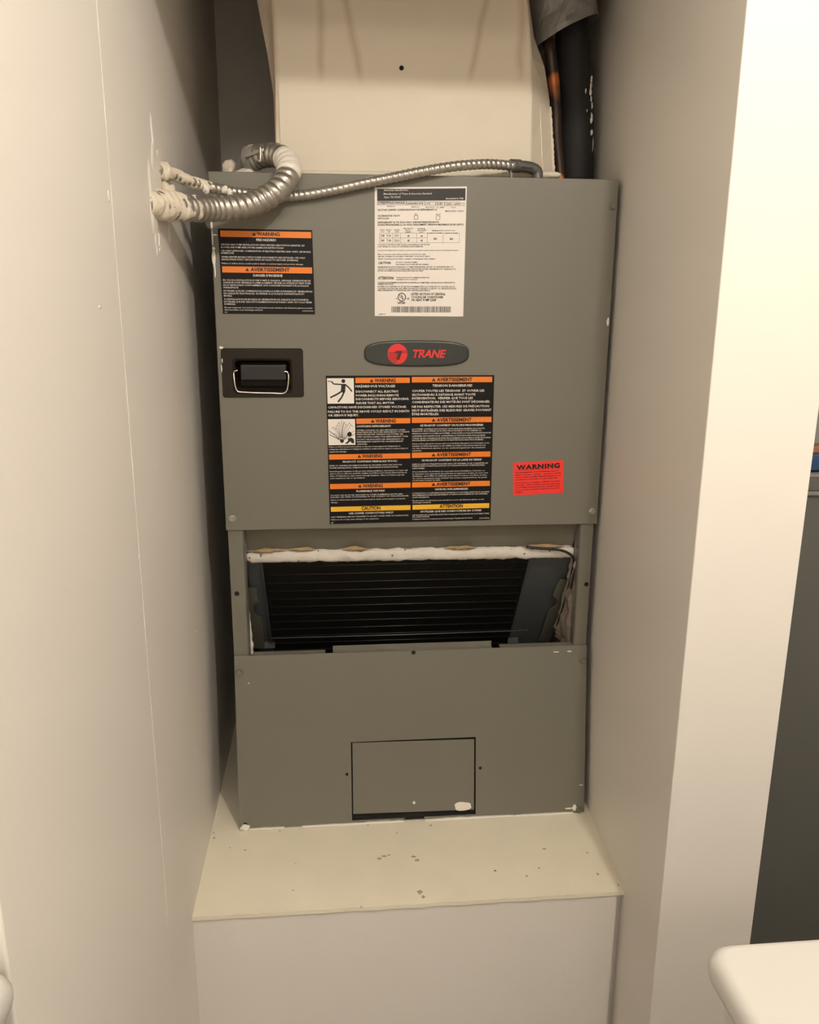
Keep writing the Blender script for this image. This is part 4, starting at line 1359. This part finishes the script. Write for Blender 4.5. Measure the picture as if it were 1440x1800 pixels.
gx0, gx1, gy0, gy1 = 0.50, 1.16, 0.0, 0.50
ga = thing('grey_washer', ((gx0 + gx1) / 2, 0.25, FLOOR_Z), 'dark grey appliance in shadow beyond the partition on the right', 'appliance')
link('body', MB().box((gx0, gy0, FLOOR_Z + 0.01), (gx1, gy1, 0.5560)), 'greyap', ga, bevel=0.006)
link('top_panel', MB().box((gx0 - 0.001, gy0 - 0.004, 0.5600), (gx1 + 0.001, gy1, 0.5880)), 'greyap', ga, bevel=0.004)
link('trim_strip', MB().box((gx0, gy0 - 0.007, 0.5540), (gx1, gy0 + 0.01, 0.5605)), 'greytrim', ga, bevel=0.001)
link('trim_strip', MB().box((gx0, gy0 - 0.006, 0.5850), (gx1, gy0 + 0.01, 0.5900)), 'greytrim', ga, bevel=0.001)
b1 = link('carton', MB().box((0.60, 0.02, 0.5902), (0.80, 0.20, 0.6180)), 'blue', None, bevel=0.002, origin=(0.70, 0.11, 0.5902))
tag(b1, 'flat blue carton lying on the dark grey appliance', 'carton')
b2 = link('carton', MB().box((0.61, 0.03, 0.6182), (0.79, 0.19, 0.6300)), 'rust', None, bevel=0.002, origin=(0.70, 0.11, 0.6182))
tag(b2, 'thin orange-brown carton on top of the blue carton', 'carton')
b3 = link('carton', MB().box((0.60, 0.05, 0.6302), (0.80, 0.20, 0.70)), 'greytrim', None, bevel=0.002, origin=(0.70, 0.12, 0.6302))
tag(b3, 'dull grey-brown box topmost on the dark grey appliance', 'carton')

# ================================================================== ceiling lamp and two added fill lamps
def globe_lamp(pos, r, material, label):
    t = thing('ceiling_or_fill_light', (pos.x, pos.y, CEIL_Z), label, 'lamp')
    link('base_plate', MB().disc((pos.x, pos.y, CEIL_Z), (0, 0, -1), r, 0.02, 32, r * 0.8), 'appl', t)
    link('stem', MB().disc((pos.x, pos.y, CEIL_Z - 0.018), (0, 0, -1), r * 0.35, max(0.004, CEIL_Z - 0.022 - pos.z - r), 20), 'appl', t)
    bm = bmesh.new()
    bmesh.ops.create_icosphere(bm, subdivisions=3, radius=r)
    bm.verts.index_update()
    mb = MB().add([v.co + pos for v in bm.verts], [[v.index for v in f.verts] for f in bm.faces])
    bm.free()
    link('globe', mb, material, t, smooth=True)


globe_lamp(LAMP_POS, 0.03, 'lampglass', 'small bare round bulb on a stem under the laundry room ceiling')
M['sidefill'] = mat('side_fill_globe', (0.9, 0.85, 0.75), emit=(LAMP_COL, SIDE_FILL_EMIT))
globe_lamp(SIDE_FILL_POS, 0.12, 'sidefill', 'large round fill globe added out of view on the right')
M['rearfill'] = mat('rear_fill_dome', (0.9, 0.85, 0.75), emit=(LAMP_COL, REAR_FILL_EMIT))
dl_ = thing('ceiling_or_fill_light', (REAR_FILL_POS.x, REAR_FILL_POS.y, CEIL_Z), 'wide dome-shaped fill light added out of view at the rear', 'lamp')
link('base_plate', MB().disc((REAR_FILL_POS.x, REAR_FILL_POS.y, CEIL_Z), (0, 0, -1), 0.17, 0.02, 40, 0.165), 'appl', dl_)
dome = [[Vector((REAR_FILL_POS.x + math.cos(t * math.tau / 32) * r, REAR_FILL_POS.y + math.sin(t * math.tau / 32) * r, z)) for t in range(32)] for r, z in ((0.155, CEIL_Z - 0.02), (0.155, CEIL_Z - 0.045), (0.135, CEIL_Z - 0.075), (0.09, CEIL_Z - 0.095), (0.02, CEIL_Z - 0.102))]
link('dome', MB().loft(dome), 'rearfill', dl_, smooth=True)
